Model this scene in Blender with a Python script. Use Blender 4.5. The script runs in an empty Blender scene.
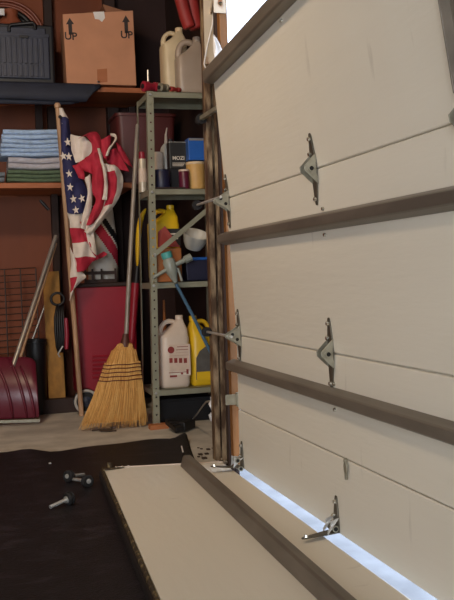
import bpy, bmesh, math, random
import numpy as np
from mathutils import Vector, Matrix
random.seed(7)
C = bpy.context.scene.collection
PI = math.pi

# ------------------------------------------------------------------ camera
F, CX, CY, EYE = 880.0, 227.0, 300.0, 0.82
_y = np.array([-257, -16, F]); _y /= np.linalg.norm(_y)
_s = -0.033
_u = (F*F + 256 + 16*0.033*257) / (257 - 16*0.033)
_x = np.array([_u, -16 + _s*(_u + 257), F]); _x -= _x.dot(_y)*_y; _x /= np.linalg.norm(_x)
_z = np.cross(_x, _y)
if _z[1] > 0: _z = -_z
RW = np.array([_x, _y, _z])
def P(px, py, X=None, Y=None, Z=None):
    """world point seen at a photograph pixel on a plane of the room"""
    r = RW @ np.array([px - CX, py - CY, F])
    t = X/r[0] if X is not None else Y/r[1] if Y is not None else (Z - EYE)/r[2]
    return Vector((r[0]*t, r[1]*t, EYE + r[2]*t))
cam = bpy.data.cameras.new('camera')
cam.sensor_fit = 'HORIZONTAL'; cam.sensor_width = 36; cam.lens = F/454*36
cam.clip_start = 0.05; cam.clip_end = 100
camo = bpy.data.objects.new('camera', cam); C.objects.link(camo)
M = Matrix.Identity(4)
for i in range(3):
    M[i][0] = RW[i][0]; M[i][1] = -RW[i][1]; M[i][2] = -RW[i][2]
M[0][3], M[1][3], M[2][3] = 0, 0, EYE
camo.matrix_world = M
bpy.context.scene.camera = camo

# ------------------------------------------------------------------ light
vs = bpy.context.scene.view_settings
vs.view_transform = 'Standard'; vs.look = 'None'; vs.gamma = 1.0
vs.use_curve_mapping = False; vs.exposure = 0.0
w = bpy.data.worlds.new('sky'); bpy.context.scene.world = w; w.use_nodes = True
bg = w.node_tree.nodes['Background']
bg.inputs[0].default_value = (0.70, 0.82, 1.0, 1); bg.inputs[1].default_value = 4.6
def area(name, loc, target, sx, sy, power, col):
    l = bpy.data.lights.new(name, 'AREA'); l.shape = 'RECTANGLE'; l.size = sx; l.size_y = sy
    l.energy = power; l.color = col
    o = bpy.data.objects.new(name, l); C.objects.link(o); o.location = loc
    o.rotation_euler = (Vector(target) - Vector(loc)).to_track_quat('-Z', 'Y').to_euler()
    return o
area('added_rear_key', (-1.7, -2.2, 1.35), (0.7, 3.0, 0.9), 2.2, 1.7, 104, (1.0, 0.96, 0.89))  # unseen lamp added behind the camera, standing in for daylight
area('added_warm_fill', (-.5, 2.7, 2.62), (0.4, 4.6, 0.6), 0.4, 0.2, 30, (1.0, 0.76, 0.52))  # unseen lamp added below the ceiling to warm the interior

# ------------------------------------------------------------------ materials
def lin(c):
    return tuple(((v/255)/12.92 if v/255 <= .04045 else ((v/255 + .055)/1.055)**2.4) for v in c)
MATS = {}
def mat(name, rgb, rough=.6, metal=0., var=.15, scale=12., bump=0., bscale=60., rgb2=None, stretch=(1, 1, 1),
        lo=.35, hi=.7, trans=0., detail=5., spec=.5):
    m = bpy.data.materials.new(name); m.use_nodes = True
    nt = m.node_tree; b = nt.nodes['Principled BSDF']
    c = lin(rgb)
    tc = nt.nodes.new('ShaderNodeTexCoord'); mp = nt.nodes.new('ShaderNodeMapping')
    mp.inputs['Scale'].default_value = stretch
    nt.links.new(tc.outputs['Object'], mp.inputs['Vector'])
    n = nt.nodes.new('ShaderNodeTexNoise'); n.inputs['Scale'].default_value = scale; n.inputs['Detail'].default_value = detail
    nt.links.new(mp.outputs['Vector'], n.inputs['Vector'])
    r = nt.nodes.new('ShaderNodeValToRGB')
    r.color_ramp.elements[0].position = lo; r.color_ramp.elements[1].position = hi
    c2 = lin(rgb2) if rgb2 else tuple(min(1, v*(1 + var)) for v in c)
    c1 = c if rgb2 else tuple(v*(1 - var) for v in c)
    r.color_ramp.elements[0].color = (*c1, 1); r.color_ramp.elements[1].color = (*c2, 1)
    nt.links.new(n.outputs['Fac'], r.inputs['Fac'])
    nt.links.new(r.outputs['Color'], b.inputs['Base Color'])
    b.inputs['Roughness'].default_value = rough; b.inputs['Metallic'].default_value = metal
    b.inputs['Specular IOR Level'].default_value = spec
    if trans: b.inputs['Transmission Weight'].default_value = trans
    if bump:
        n2 = nt.nodes.new('ShaderNodeTexNoise'); n2.inputs['Scale'].default_value = bscale; n2.inputs['Detail'].default_value = 4
        nt.links.new(mp.outputs['Vector'], n2.inputs['Vector'])
        bp = nt.nodes.new('ShaderNodeBump'); bp.inputs['Strength'].default_value = bump; bp.inputs['Distance'].default_value = .004
        nt.links.new(n2.outputs['Fac'], bp.inputs['Height']); nt.links.new(bp.outputs['Normal'], b.inputs['Normal'])
    MATS[name] = m
    return m
def door_paint():
    """cream baked paint over embossed wood grain, with a few grey scuffs"""
    m = mat('door_paint', (222, 216, 203), .42, 0, .035, 2.2, .35, 34, stretch=(1, .22, 1.6))
    nt = m.node_tree; b = nt.nodes['Principled BSDF']
    ramp = [n for n in nt.nodes if n.type == 'VALTORGB'][0]
    tc = [n for n in nt.nodes if n.type == 'TEX_COORD'][0]
    mp = nt.nodes.new('ShaderNodeMapping'); mp.inputs['Scale'].default_value = (3, 9, 1.6)
    nt.links.new(tc.outputs['Object'], mp.inputs['Vector'])
    n = nt.nodes.new('ShaderNodeTexNoise'); n.inputs['Scale'].default_value = 2.0; n.inputs['Detail'].default_value = 6
    nt.links.new(mp.outputs['Vector'], n.inputs['Vector'])
    r = nt.nodes.new('ShaderNodeValToRGB'); r.color_ramp.elements[0].position = .68; r.color_ramp.elements[1].position = .80
    r.color_ramp.elements[0].color = (0, 0, 0, 1); r.color_ramp.elements[1].color = (.35, .35, .35, 1)
    nt.links.new(n.outputs['Fac'], r.inputs['Fac'])
    mx = nt.nodes.new('ShaderNodeMix'); mx.data_type = 'RGBA'
    nt.links.new(r.outputs['Color'], mx.inputs[0]); nt.links.new(ramp.outputs['Color'], mx.inputs[6])
    mx.inputs[7].default_value = (*lin((140, 128, 112)), 1)
    nt.links.new(mx.outputs[2], b.inputs['Base Color'])
    return m
door_paint()
mat('concrete', (200, 194, 184), .8, 0, .22, 5, .5, 40, detail=8)
mat('driveway', (150, 152, 158), .85, 0, .16, 9, detail=8)
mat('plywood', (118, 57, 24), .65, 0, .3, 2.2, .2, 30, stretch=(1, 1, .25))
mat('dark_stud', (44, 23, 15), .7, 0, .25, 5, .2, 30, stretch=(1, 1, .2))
mat('shaded_board', (44, 21, 17), .8, 0, .25, 4, .2, 30, stretch=(1, 1, .25))
mat('orange_wood', (124, 80, 36), .6, 0, .25, 9, .2, 30, stretch=(3, 3, .25))
mat('shelf_wood', (160, 92, 52), .6, 0, .22, 6, .2, 30, stretch=(.3, 2, 2))
mat('plaster', (96, 84, 72), .85, 0, .06, 4)
mat('strut_steel', (122, 114, 104), .42, .45, .18, 14, .1, 60, stretch=(1, .25, 1))
mat('hinge_steel', (150, 146, 130), .42, .55, .2, 30)
mat('leaf_steel', (92, 86, 74), .42, .5, .2, 30)
mat('rail_steel', (84, 62, 44), .45, .25, .25, 26, rgb2=(186, 160, 128), stretch=(1, 1, .35), lo=.45, hi=.72)
mat('zinc', (198, 198, 196), .3, .55, .08, 30)
mat('bright_bolt', (215, 212, 200), .25, .9, .05, 30)
mat('black_hole', (12, 11, 10), .8)
mat('black_rubber', (22, 20, 22), .8, 0, .3, 30, .6, 120)
mat('mat_felt', (23, 21, 26), .5, 0, .3, 7, .9, 90, rgb2=(58, 53, 62), lo=.52, hi=.9, detail=12, stretch=(1, 2.2, 1), spec=.28)
mat('shelf_paint', (146, 144, 124), .45, .25, .12, 10)
mat('cardboard', (196, 138, 104), .75, 0, .06, 8, .1, 40)
mat('cardboard_dark', (140, 92, 62), .75, 0, .1, 8)
mat('ink', (52, 42, 40), .7)
mat('tape', (232, 226, 222), .35, 0, .06, 20)
mat('tape_brown', (176, 112, 78), .25, 0, .04, 20)
mat('case_plastic', (46, 50, 66), .42, 0, .12, 14, .1, 80)
mat('case_black', (18, 18, 24), .45)
mat('grey_pad', (36, 39, 54), .7, 0, .12, 8, .2, 60)
mat('towel_blue', (172, 196, 228), .95, 0, .12, 40, .8, 260)
mat('towel_white', (188, 184, 192), .95, 0, .1, 40, .8, 260)
mat('towel_green', (94, 112, 88), .95, 0, .16, 40, .8, 260)
mat('towel_grey', (120, 128, 136), .95, 0, .16, 40, .8, 260)
mat('flag_red', (186, 40, 62), .8, 0, .1, 25, .2, 300)
mat('flag_white', (228, 214, 202), .8, 0, .05, 25, .2, 300)
mat('flag_blue', (44, 44, 88), .8, 0, .12, 25, .2, 300)
mat('pole_wood', (178, 140, 108), .6, 0, .25, 10, .1, 40, stretch=(3, 3, .4))
mat('broom_handle', (150, 140, 130), .4, .2, .2, 16, stretch=(3, 3, .4))
mat('straw', (214, 160, 84), .75, 0, .25, 30, rgb2=(232, 186, 112), stretch=(4, 4, .3))
mat('straw_dark', (196, 140, 70), .8, 0, .25, 60, stretch=(6, 6, .2))
mat('stitch', (92, 34, 30), .7)
mat('ferrule', (84, 44, 36), .5)
mat('red_enamel', (148, 24, 42), .38, 0, .1, 5)
mat('red_plastic', (150, 34, 52), .38, 0, .1, 6)
mat('shovel_plastic', (98, 25, 43), .32, 0, .1, 6)
mat('aluminium', (196, 190, 182), .35, .7, .1, 20, stretch=(1, 1, .2))
mat('tyre', (22, 20, 20), .7)
mat('wheel_rim', (186, 180, 172), .5, 0, .08, 20)
mat('milky_jug', (206, 186, 152), .38, 0, .1, 7, spec=.5)
mat('milky_grey', (164, 146, 130), .38, 0, .1, 7)
mat('cream_jug', (216, 198, 182), .4, 0, .05, 9)
mat('yellow_jug', (226, 184, 34), .36, 0, .06, 9)
mat('label_black', (30, 28, 26), .5)
mat('label_grey', (88, 84, 80), .5, 0, .15, 30)
mat('label_white', (220, 210, 196), .6)
mat('label_pale', (212, 190, 172), .6, 0, .06, 30)
mat('label_red', (140, 48, 40), .6)
mat('orange_brown', (156, 92, 42), .6, 0, .15, 8)
mat('blue_plastic', (34, 92, 176), .38, 0, .08, 9)
mat('navy_plastic', (30, 30, 56), .45, 0, .1, 9)
mat('maroon_plastic', (92, 26, 48), .38, 0, .1, 9)
mat('tan_tub', (206, 162, 96), .5, 0, .1, 9)
mat('cream_lid', (216, 190, 152), .5)
mat('can_metal', (170, 166, 158), .35, .6, .1, 18)
mat('bin_red', (86, 36, 35), .5, 0, .12, 6)
mat('bowl_white', (196, 192, 182), .4, 0, .06, 9)
mat('wand_clear', (146, 152, 144), .28, 0, .06, 12)
mat('teal', (76, 158, 156), .4)
mat('blue_tube', (72, 106, 134), .4, 0, .1, 12)
mat('wire_dark', (58, 38, 28), .5, .3)
mat('osb', (158, 112, 46), .7, 0, .2, 30, stretch=(1, 1, .6))
mat('cord_black', (20, 19, 20), .5)
mat('bag_white', (208, 200, 188), .6, 0, .06, 12, .3, 20)
mat('hose_red', (128, 66, 46), .45, 0, .15, 14)
mat('terracotta', (138, 72, 44), .7, 0, .15, 12)
mat('wood_block', (178, 112, 68), .7, 0, .2, 20, stretch=(.4, 2, 2))
mat('paper_white', (222, 218, 216), .7, 0, .05, 14, .3, 30)
mat('tarp_red', (150, 40, 36), .6, 0, .2, 6)
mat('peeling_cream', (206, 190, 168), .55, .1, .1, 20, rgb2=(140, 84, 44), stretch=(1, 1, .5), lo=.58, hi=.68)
mat('seal', (24, 21, 20), .6, 0, .4, 20)
mat('rusty', (58, 46, 34), .7, .3, .3, 60, rgb2=(160, 140, 96), lo=.5, hi=.75)
mat('spray_can', (196, 184, 164), .4, .3, .08, 18)
mat('debris', (70, 56, 46), .8, 0, .4, 30)

# ------------------------------------------------------------------ helpers
class MB:
    def __init__(s): s.bm = bmesh.new(); s.mi = 0; s.mats = []
    def use(s, m):
        if m not in s.mats: s.mats.append(m)
        s.mi = s.mats.index(m); return s
    def _v(s, pts): return [s.bm.verts.new(p) for p in pts]
    def _f(s, vs):
        try:
            f = s.bm.faces.new(vs); f.material_index = s.mi; return f
        except ValueError: return None
    def hexa(s, b, t):
        """8 corners: bottom ring b, top ring t"""
        vb, vt = s._v(b), s._v(t); n = len(b)
        s._f(vb[::-1]); s._f(vt)
        for i in range(n): s._f([vb[i], vb[(i+1) % n], vt[(i+1) % n], vt[i]])
        return s
    def box(s, x0, x1, y0, y1, z0, z1):
        return s.hexa([(x0,y0,z0),(x1,y0,z0),(x1,y1,z0),(x0,y1,z0)], [(x0,y0,z1),(x1,y0,z1),(x1,y1,z1),(x0,y1,z1)])
    def rbox(s, x0, x1, y0, y1, z0, z1, r=.01, seg=3, zr=0.):
        """box with rounded upright edges and slightly rounded top and bottom"""
        def ring(i, z):
            out = []
            for cx, cy, a0 in ((x1-r, y1-r, 0), (x0+r, y1-r, 90), (x0+r, y0+r, 180), (x1-r, y0+r, 270)):
                for k in range(seg+1):
                    a = math.radians(a0 + 90*k/seg); rr = max(r - i, .0005)
                    out.append((cx + rr*math.cos(a), cy + rr*math.sin(a), z))
            return out
        zr = zr or r*.6
        rings = [ring(zr, z0), ring(zr*.3, z0+zr*.3), ring(0, z0+zr), ring(0, z1-zr), ring(zr*.3, z1-zr*.3), ring(zr, z1)]
        return s.loft(rings)
    def loft(s, rings, cap=True, closed=True):
        vr = [s._v(r) for r in rings]; n = len(vr[0])
        for a, b in zip(vr, vr[1:]):
            for i in range(n if closed else n-1): s._f([a[i], a[(i+1) % n], b[(i+1) % n], b[i]])
        if cap: s._f(vr[0][::-1]); s._f(vr[-1])
        return s
    def frame(s, p0, p1):
        d = (Vector(p1) - Vector(p0)).normalized()
        u = d.orthogonal().normalized() if abs(d.z) > .98 else d.cross(Vector((0,0,1))).normalized()
        return d, u, d.cross(u)
    def cyl(s, p0, p1, r0, r1=None, n=12, cap=True):
        r1 = r0 if r1 is None else r1; p0, p1 = Vector(p0), Vector(p1); d, u, v = s.frame(p0, p1)
        f = lambda p, r: [p + u*r*math.cos(2*PI*k/n) + v*r*math.sin(2*PI*k/n) for k in range(n)]
        return s.loft([f(p0, r0), f(p1, r1)], cap)
    def tube(s, pts, r, n=8, closed=False):
        pts = [Vector(p) for p in pts]; N = len(pts); rings = []
        rs = r if isinstance(r, (list, tuple)) else [r]*N
        u = None
        for i, p in enumerate(pts):
            a = pts[(i-1) % N] if (closed or i > 0) else p; b = pts[(i+1) % N] if (closed or i < N-1) else p
            d = (b - a).normalized()
            u = d.orthogonal().normalized() if u is None else (u - d*u.dot(d)).normalized()
            v = d.cross(u)
            rings.append([p + u*rs[i]*math.cos(2*PI*k/n) + v*rs[i]*math.sin(2*PI*k/n) for k in range(n)])
        if closed: return s.loft(rings + [rings[0]], False)
        return s.loft(rings)
    def lathe(s, prof, loc, n=20, axis=None, cap=True):
        """prof [(r, h)] about axis from loc"""
        loc = Vector(loc); d = Vector(axis or (0,0,1)).normalized(); u = d.orthogonal().normalized(); v = d.cross(u)
        return s.loft([[loc + d*h + (u*math.cos(2*PI*k/n) + v*math.sin(2*PI*k/n))*max(r, .0004) for k in range(n)] for r, h in prof], cap)
    def prism(s, poly, vec):
        vec = Vector(vec); poly = [Vector(p) for p in poly]
        return s.hexa(poly, [p + vec for p in poly])
    def grid(s, rows, mfun=None):
        vr = [s._v(r) for r in rows]
        for i in range(len(vr)-1):
            for j in range(len(vr[0])-1):
                if mfun: s.use(mfun(i, j))
                s._f([vr[i][j], vr[i][j+1], vr[i+1][j+1], vr[i+1][j]])
        return s
    def beam(s, p0, p1, w, h, up=(0,0,1)):
        p0, p1 = Vector(p0), Vector(p1); d = (p1-p0).normalized(); u = d.cross(Vector(up)).normalized(); v = u.cross(d)
        f = lambda p: [p - u*w/2 - v*h/2, p + u*w/2 - v*h/2, p + u*w/2 + v*h/2, p - u*w/2 + v*h/2]
        return s.hexa(f(p0), f(p1))
    def build(s, name, m=None, parent=None, smooth=None, bevel=0., solid=0., sub=0, label=None):
        if m and not s.mats: s.mats = [m]
        bmesh.ops.recalc_face_normals(s.bm, faces=s.bm.faces)
        me = bpy.data.meshes.new(name)
        off = Vector((0, 0, 0))
        if parent is not None:
            q = parent
            while q is not None: off += q.location; q = q.parent
        bmesh.ops.translate(s.bm, vec=-off, verts=s.bm.verts)
        s.bm.to_mesh(me); s.bm.free()
        for k in s.mats: me.materials.append(MATS[k])
        o = bpy.data.objects.new(name, me); C.objects.link(o)
        if parent is not None: o.parent = parent
        if solid:
            md = o.modifiers.new('solid', 'SOLIDIFY'); md.thickness = solid; md.offset = 0
        if bevel:
            md = o.modifiers.new('bevel', 'BEVEL'); md.width = bevel; md.segments = 2; md.limit_method = 'ANGLE'
        if sub:
            md = o.modifiers.new('sub', 'SUBSURF'); md.levels = sub; md.render_levels = sub
        if smooth is not None:
            for p in me.polygons: p.use_smooth = True
            if smooth < 180:
                try: me.set_sharp_from_angle(angle=math.radians(smooth))
                except Exception: pass
        if label: o['label'] = label
        return o
def thing(name, label, cat, loc, group=None):
    o = bpy.data.objects.new(name, None); C.objects.link(o); o.location = loc; o.empty_display_size = .05
    return tag(o, label, cat, group)
def tag(o, label, cat, group=None):
    o['label'] = label; o['category'] = cat
    if group: o['group'] = group
    return o
def struct(o): o['kind'] = 'structure'; return o
def stuff(o): o['kind'] = 'stuff'; return o
def lerp(a, b, t): return a + (b - a)*t
def vl(a, b, t): return Vector(a).lerp(Vector(b), t)
def ext(xl, xr, yt, yb, Y):
    """world X0, X1, Z0, Z1 of a photograph rectangle on the plane Y"""
    a = P(xl, (yt+yb)/2, Y=Y); b = P(xr, (yt+yb)/2, Y=Y); t = P((xl+xr)/2, yt, Y=Y); u = P((xl+xr)/2, yb, Y=Y)
    return a.x, b.x, u.z, t.z
def text(s, name, mname, parent, loc, size, depth=.0008, rot=(PI/2, 0, 0)):
    cu = bpy.data.curves.new(name, 'FONT'); cu.body = s; cu.size = size; cu.extrude = depth; cu.offset = size*.02; cu.align_x = 'CENTER'; cu.align_y = 'CENTER'
    t = bpy.data.objects.new(name + '_tmp', cu); C.objects.link(t)
    dg = bpy.context.evaluated_depsgraph_get()
    me = bpy.data.meshes.new_from_object(t.evaluated_get(dg)); me.name = name
    bpy.data.objects.remove(t)
    me.materials.clear(); me.materials.append(MATS[mname])
    o = bpy.data.objects.new(name, me); C.objects.link(o)
    off = Vector((0, 0, 0)); q = parent
    while q is not None: off += q.location; q = q.parent
    o.parent = parent; o.location = Vector(loc) - off; o.rotation_euler = rot
    return o

# ------------------------------------------------------------------ room
BACK, WX, CEIL = 5.95, 1.36, 2.75
struct(MB().prism([(-4.2, -2.8, -.12), (WX + .06, -2.8, -.12), (WX + .06, .72, -.12), (1.02, .72, -.12), (1.02, 3.40, -.12), (1.07, 3.62, -.12), (1.12, 3.80, -.12), (1.42, 4.85, -.12), (1.42, BACK + .1, -.12), (-4.2, BACK + .1, -.12)], (0, 0, .12)).build('floor', 'concrete'))
struct(MB().box(1.022, 9, -6, 9, -.14, -.012).build('driveway', 'driveway'))
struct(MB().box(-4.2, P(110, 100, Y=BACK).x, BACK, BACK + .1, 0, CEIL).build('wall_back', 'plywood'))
struct(MB().box(P(110, 100, Y=BACK).x, WX, BACK, BACK + .1, 0, CEIL).build('wall_back', 'shaded_board'))  # wall bay behind the shelves, shade put into its darker colour
wr = struct(MB().prism([(1.012, 3.422, 0), (1.058, 3.62, 0), (1.062, 3.80, 0), (WX, 4.70, 0), (WX, BACK + .1, 0), (1.46, BACK + .1, 0), (1.46, 4.90, 0), (1.139, 3.80, 0), (1.085, 3.62, 0), (1.026, 3.422, 0)], (0, 0, CEIL)).box(WX, WX + .1, -2.8, .72, 0, CEIL)
            .box(1.07, WX + .1, .72, 3.40, 2.3, CEIL).build('wall_right', 'dark_stud'))
struct(MB().box(-4.3, -4.2, -2.8, BACK + .1, 0, CEIL).build('wall_left', 'plaster'))
struct(MB().box(-4.3, -3.1, -2.9, -2.8, 0, CEIL).box(-.3, WX + .1, -2.9, -2.8, 0, CEIL)
       .box(-3.1, -.3, -2.9, -2.8, 2.2, CEIL).build('wall_rear', 'plaster'))
struct(MB().box(-4.3, WX + .1, -2.9, BACK + .1, CEIL, CEIL + .1).build('ceiling', 'plaster'))
# wall framing and the door jamb
struct(MB().box(.992, 1.026, 3.385, 3.421, .05, 2.3).build('trim_1', 'orange_wood', bevel=.003))
struct(MB().box(1.062, WX - .001, .68, .72, 0, 2.3).build('trim_2', 'orange_wood', bevel=.003))
struct(MB().prism([(.985, 3.43, 0), (1.010, 3.424, 0), (1.040, 3.55, 0), (1.015, 3.556, 0)], (0, 0, 2.3)).build('trim_3', 'dark_stud', bevel=.003))
for i, (xa, xb) in enumerate(((44, 52), (104, 115), (196, 206))):
    a = P(xa, 10, Y=BACK - .09); b = P(xb, 10, Y=BACK - .09)
    struct(MB().box(a.x, b.x, BACK - .09, BACK - .001, 0, CEIL - .001).build('trim_%d' % (4 + i), 'dark_stud', bevel=.003))

# ------------------------------------------------------------------ garage door
DY0, DY1 = .82, 3.33
def door_x(z, Y):
    t = (DY1 - Y)/(DY1 - DY0)
    if z <= .583: return 1.0 + .005*(z - .06)/.523
    if z <= 1.122: return lerp(1.005, .98, (z - .583)/.539)
    return lerp(.98, lerp(.942, .885, t), (z - 1.122)/.5)
def door_top(Y): return lerp(1.60, 1.66, (DY1 - Y)/(DY1 - DY0))
door = thing('garage_door', 'cream sectional garage door with its three upper sections still standing, dark struts across', 'garage door', (1.0, 2.1, .06))
NY = 12
ys = [lerp(DY0, DY1, i/NY) for i in range(NY + 1)]
def section(zb, zt, groove=None):
    mb = MB(); TH = .04
    zf = lambda z, Y: door_top(Y) if z == 'top' else z
    def slab(z0, z1):
        def ring(Y):
            a, b = zf(z0, Y), zf(z1, Y); xa, xb = door_x(a, Y), door_x(b, Y)
            e = .003
            return [(xa + e, Y, a), (xa, Y, a + e), (xb, Y, b - e), (xb + e, Y, b), (xb + TH, Y, b), (xa + TH, Y, a)]
        mb.loft([ring(Y) for Y in ys])
    def tongue(z):
        mb.loft([[(door_x(z, Y) + .012, Y, z - .012), (door_x(z, Y) + .012, Y, z + .012), (door_x(z, Y) + TH, Y, z + .012), (door_x(z, Y) + TH, Y, z - .012)] for Y in ys])
    if groove:
        slab(zb, groove - .0018); slab(groove + .0018, zt); tongue(groove)
    else: slab(zb, zt)
    if zt != 'top': tongue(zt + .002)
    return mb.build('door_section', 'door_paint', door)
section(.06, .581, .288); section(.585, 1.120); section(1.124, 'top')
STRUT = [(0, 0), (-.006, .002), (-.028, .010), (-.034, .014), (-.034, .040), (-.028, .044), (-.006, .052), (0, .054)]
def strut(zf, ext_l=.05):
    mb = MB()
    yy = [DY0] + ys[1:-1] + [DY1 + ext_l]
    mb.loft([[(door_x(zf(Y) + .02, min(Y, DY1)) + dx - .0005, Y, zf(Y) + dz) for dx, dz in STRUT] for Y in yy])
    o = mb.build('strut', 'strut_steel', door, bevel=.002)
    for Y in (2.36, 1.6):
        for k in (-.012, .063):
            z = zf(Y) + k; x = door_x(z, Y)
            MB().cyl((x, Y, z), (x - .006, Y, z), .0065, .005, 8).build('bolt', 'bright_bolt', o)
    return o
strut(lambda Y: .432); strut(lambda Y: .940)
def top_strut_z(Y): return door_top(Y) - .03
mb = MB()
T2 = [(0, 0), (-.038, .003), (-.043, .008), (-.043, .048), (-.038, .055), (0.002, .057), (.002, .03)]
mb.loft([[(door_x(top_strut_z(Y), min(Y, DY1)) + dx - .0005, Y, top_strut_z(Y) + dz) for dx, dz in T2] for Y in [DY0] + ys[1:-1] + [DY1 + .005]])
ts = mb.build('strut', 'strut_steel', door, bevel=.003)
for Y in (2.5, 2.0):
    z = top_strut_z(Y) - .012; x = door_x(z, Y)
    MB().cyl((x, Y, z), (x - .006, Y, z), .0065, .005, 8).build('bolt', 'bright_bolt', ts)

def hinge(Y, z, end=False, lower=None):
    """leafs up and down the door, two folded ears with a roller hole; lower = direction of a swung-down lower leaf"""
    x0 = door_x(z, Y) - .001
    H = MB()
    up = Vector((door_x(z + .1, Y) - door_x(z, Y), 0, .1)).normalized()
    dn = Vector((door_x(z - .1, Y) - door_x(z, Y), 0, -.1)).normalized() if lower is None else Vector(lower).normalized()
    o = Vector((x0, Y, z)); yv = Vector((0, 1, 0))
    def leaf(d, nrm, L):
        for a, b, wa, wb in ((0, .35, .020, .018), (.35, .92, .018, .008), (.92, 1.0, .008, .004)):
            p, q = o + d*L*a, o + d*L*b
            H.hexa([p - yv*wa, p + yv*wa, p + yv*wa + nrm*.004, p - yv*wa + nrm*.004], [q - yv*wb, q + yv*wb, q + yv*wb + nrm*.004, q - yv*wb + nrm*.004])
    n_up = Vector((-up.z, 0, up.x)).normalized()
    if n_up.x > 0: n_up = -n_up
    n_dn = Vector((-1, 0, 0)) if lower is None else Vector((0, 0, 1))
    leaf(up, n_up, .105); leaf(dn, n_dn, .105 if lower is None else .13)
    h = H.build('hinge', 'leaf_steel', door, bevel=.001)
    pr = .056 if end else .040
    nn = (n_up + n_dn).normalized() if lower is not None else Vector((-1, 0, 0))
    for sgn in (-1, 1):
        yy = Y + sgn*.016
        q = Vector((x0, yy, z))
        poly = [q + up*.044, q + up*.030 + nn*.016, q + nn*pr + up*.007, q + nn*pr - up*.007, q + dn*.030 + nn*.016, q + dn*.044]
        MB().prism(poly, (0, sgn*.003, 0)).build('ear', 'hinge_steel' if lower is None else 'zinc', h, bevel=.0008)  # swung-down hinges get paler ears in place of daylight from the gap
        for j, off in enumerate(((.019, 0),) if not end else ((.036, .008), (.018, -.012))):
            c = q + nn*off[0] + up*off[1]
            MB().cyl(c + yv*(sgn*.003 + sgn*.0035), c - yv*sgn*.001, .010, .010, 14).build('collar', 'hinge_steel', h)
            MB().cyl(c + yv*(sgn*.0072), c, .0065, .0065, 12).build('socket_hole', 'black_hole', h)
    bts = [o + up*.088 + n_up*.004, o + dn*(.088 if lower is None else .115) + n_dn*.004, o + up*.045 + n_up*.004 + yv*.01]
    for b in bts:
        nb = n_dn if b is bts[1] else n_up
        MB().cyl(b, b + nb*.007, .007, .0055, 8).build('bolt', 'bright_bolt', h)
    return h
for Y in (.87, 1.565, 2.40): hinge(Y, 1.122)
for Y in (.87, 1.585, 2.375): hinge(Y, .583)
hinge(3.30, 1.110, True); hinge(3.285, .583, True)
for Y in (1.585, 2.362): hinge(Y, .064, False, (-1, -.30, .01))
hinge(3.29, .064, True, (-.9, 0, .1))
# end rollers in the track: stem and wheel
for z in (1.122, .583):
    x = door_x(z, 3.28) - .045
    r = MB().cyl((x, 3.25, z), (x, 3.62, z), .0055, .0055, 8).build('roller_stem', 'zinc', door)
    MB().cyl((x, 3.61, z), (x, 3.632, z), .021, .021, 16).build('roller_wheel', 'black_rubber', r)
# top roller carrier
c = P(221, 107, Y=3.34)
tr = MB().box(c.x - .012, c.x + .02, 3.24, 3.325, c.z - .03, c.z + .05).beam((c.x - .006, 3.32, c.z), (c.x - .012, 3.60, c.z + .002), .018, .018).build('roller_carrier', 'hinge_steel', door, bevel=.002)
MB().cyl((c.x - .012, 3.595, c.z), (c.x - .012, 3.625, c.z), .022, .022, 14).build('roller_wheel', 'black_rubber', tr)
# operator bracket up the top section
mb = MB()
for (ya, yb, pr) in ((1.50, 1.575, .004), (1.571, 1.575, .028)):
    zz = [1.17, 1.3, 1.45, 1.62]
    mb.loft([[(door_x(z, 1.55) - pr, ya, z), (door_x(z, 1.55) - .0003, ya, z), (door_x(z, 1.55) - .0003, yb, z), (door_x(z, 1.55) - pr, yb, z)] for z in zz])
ob = mb.build('operator_bracket', 'strut_steel', door, bevel=.001)
for z in (1.2, 1.35):
    MB().cyl((door_x(z, 1.53) - .004, 1.53, z), (door_x(z, 1.53) - .011, 1.53, z), .008, .006, 8).build('bolt', 'bright_bolt', ob)
# little pull on the groove of the lower section
k = P(344, 463, X=.99)
mb = MB().cyl((.9985, k.y, k.z + .006), (.990, k.y, k.z + .006), .007, .006, 10)
mb.loft([[(.992, k.y - a, k.z - d), (.992, k.y + a, k.z - d), (.998, k.y + a, k.z - d), (.998, k.y - a, k.z - d)] for d, a in ((-.004, .006), (.010, .011), (.022, .009), (.030, .005), (.048, .004))])
mb.build('pull_tab', 'hinge_steel', door, bevel=.001)
# galvanised bracket at the foot of the door edge
a = P(232, 400, Y=3.345)
bk = MB().box(1.0, 1.06, 3.335, 3.36, a.z - .028, a.z + .028).box(.955, 1.02, 3.345, 3.351, a.z - .02, a.z + .022).build('edge_bracket', 'hinge_steel', door, bevel=.002)

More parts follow.
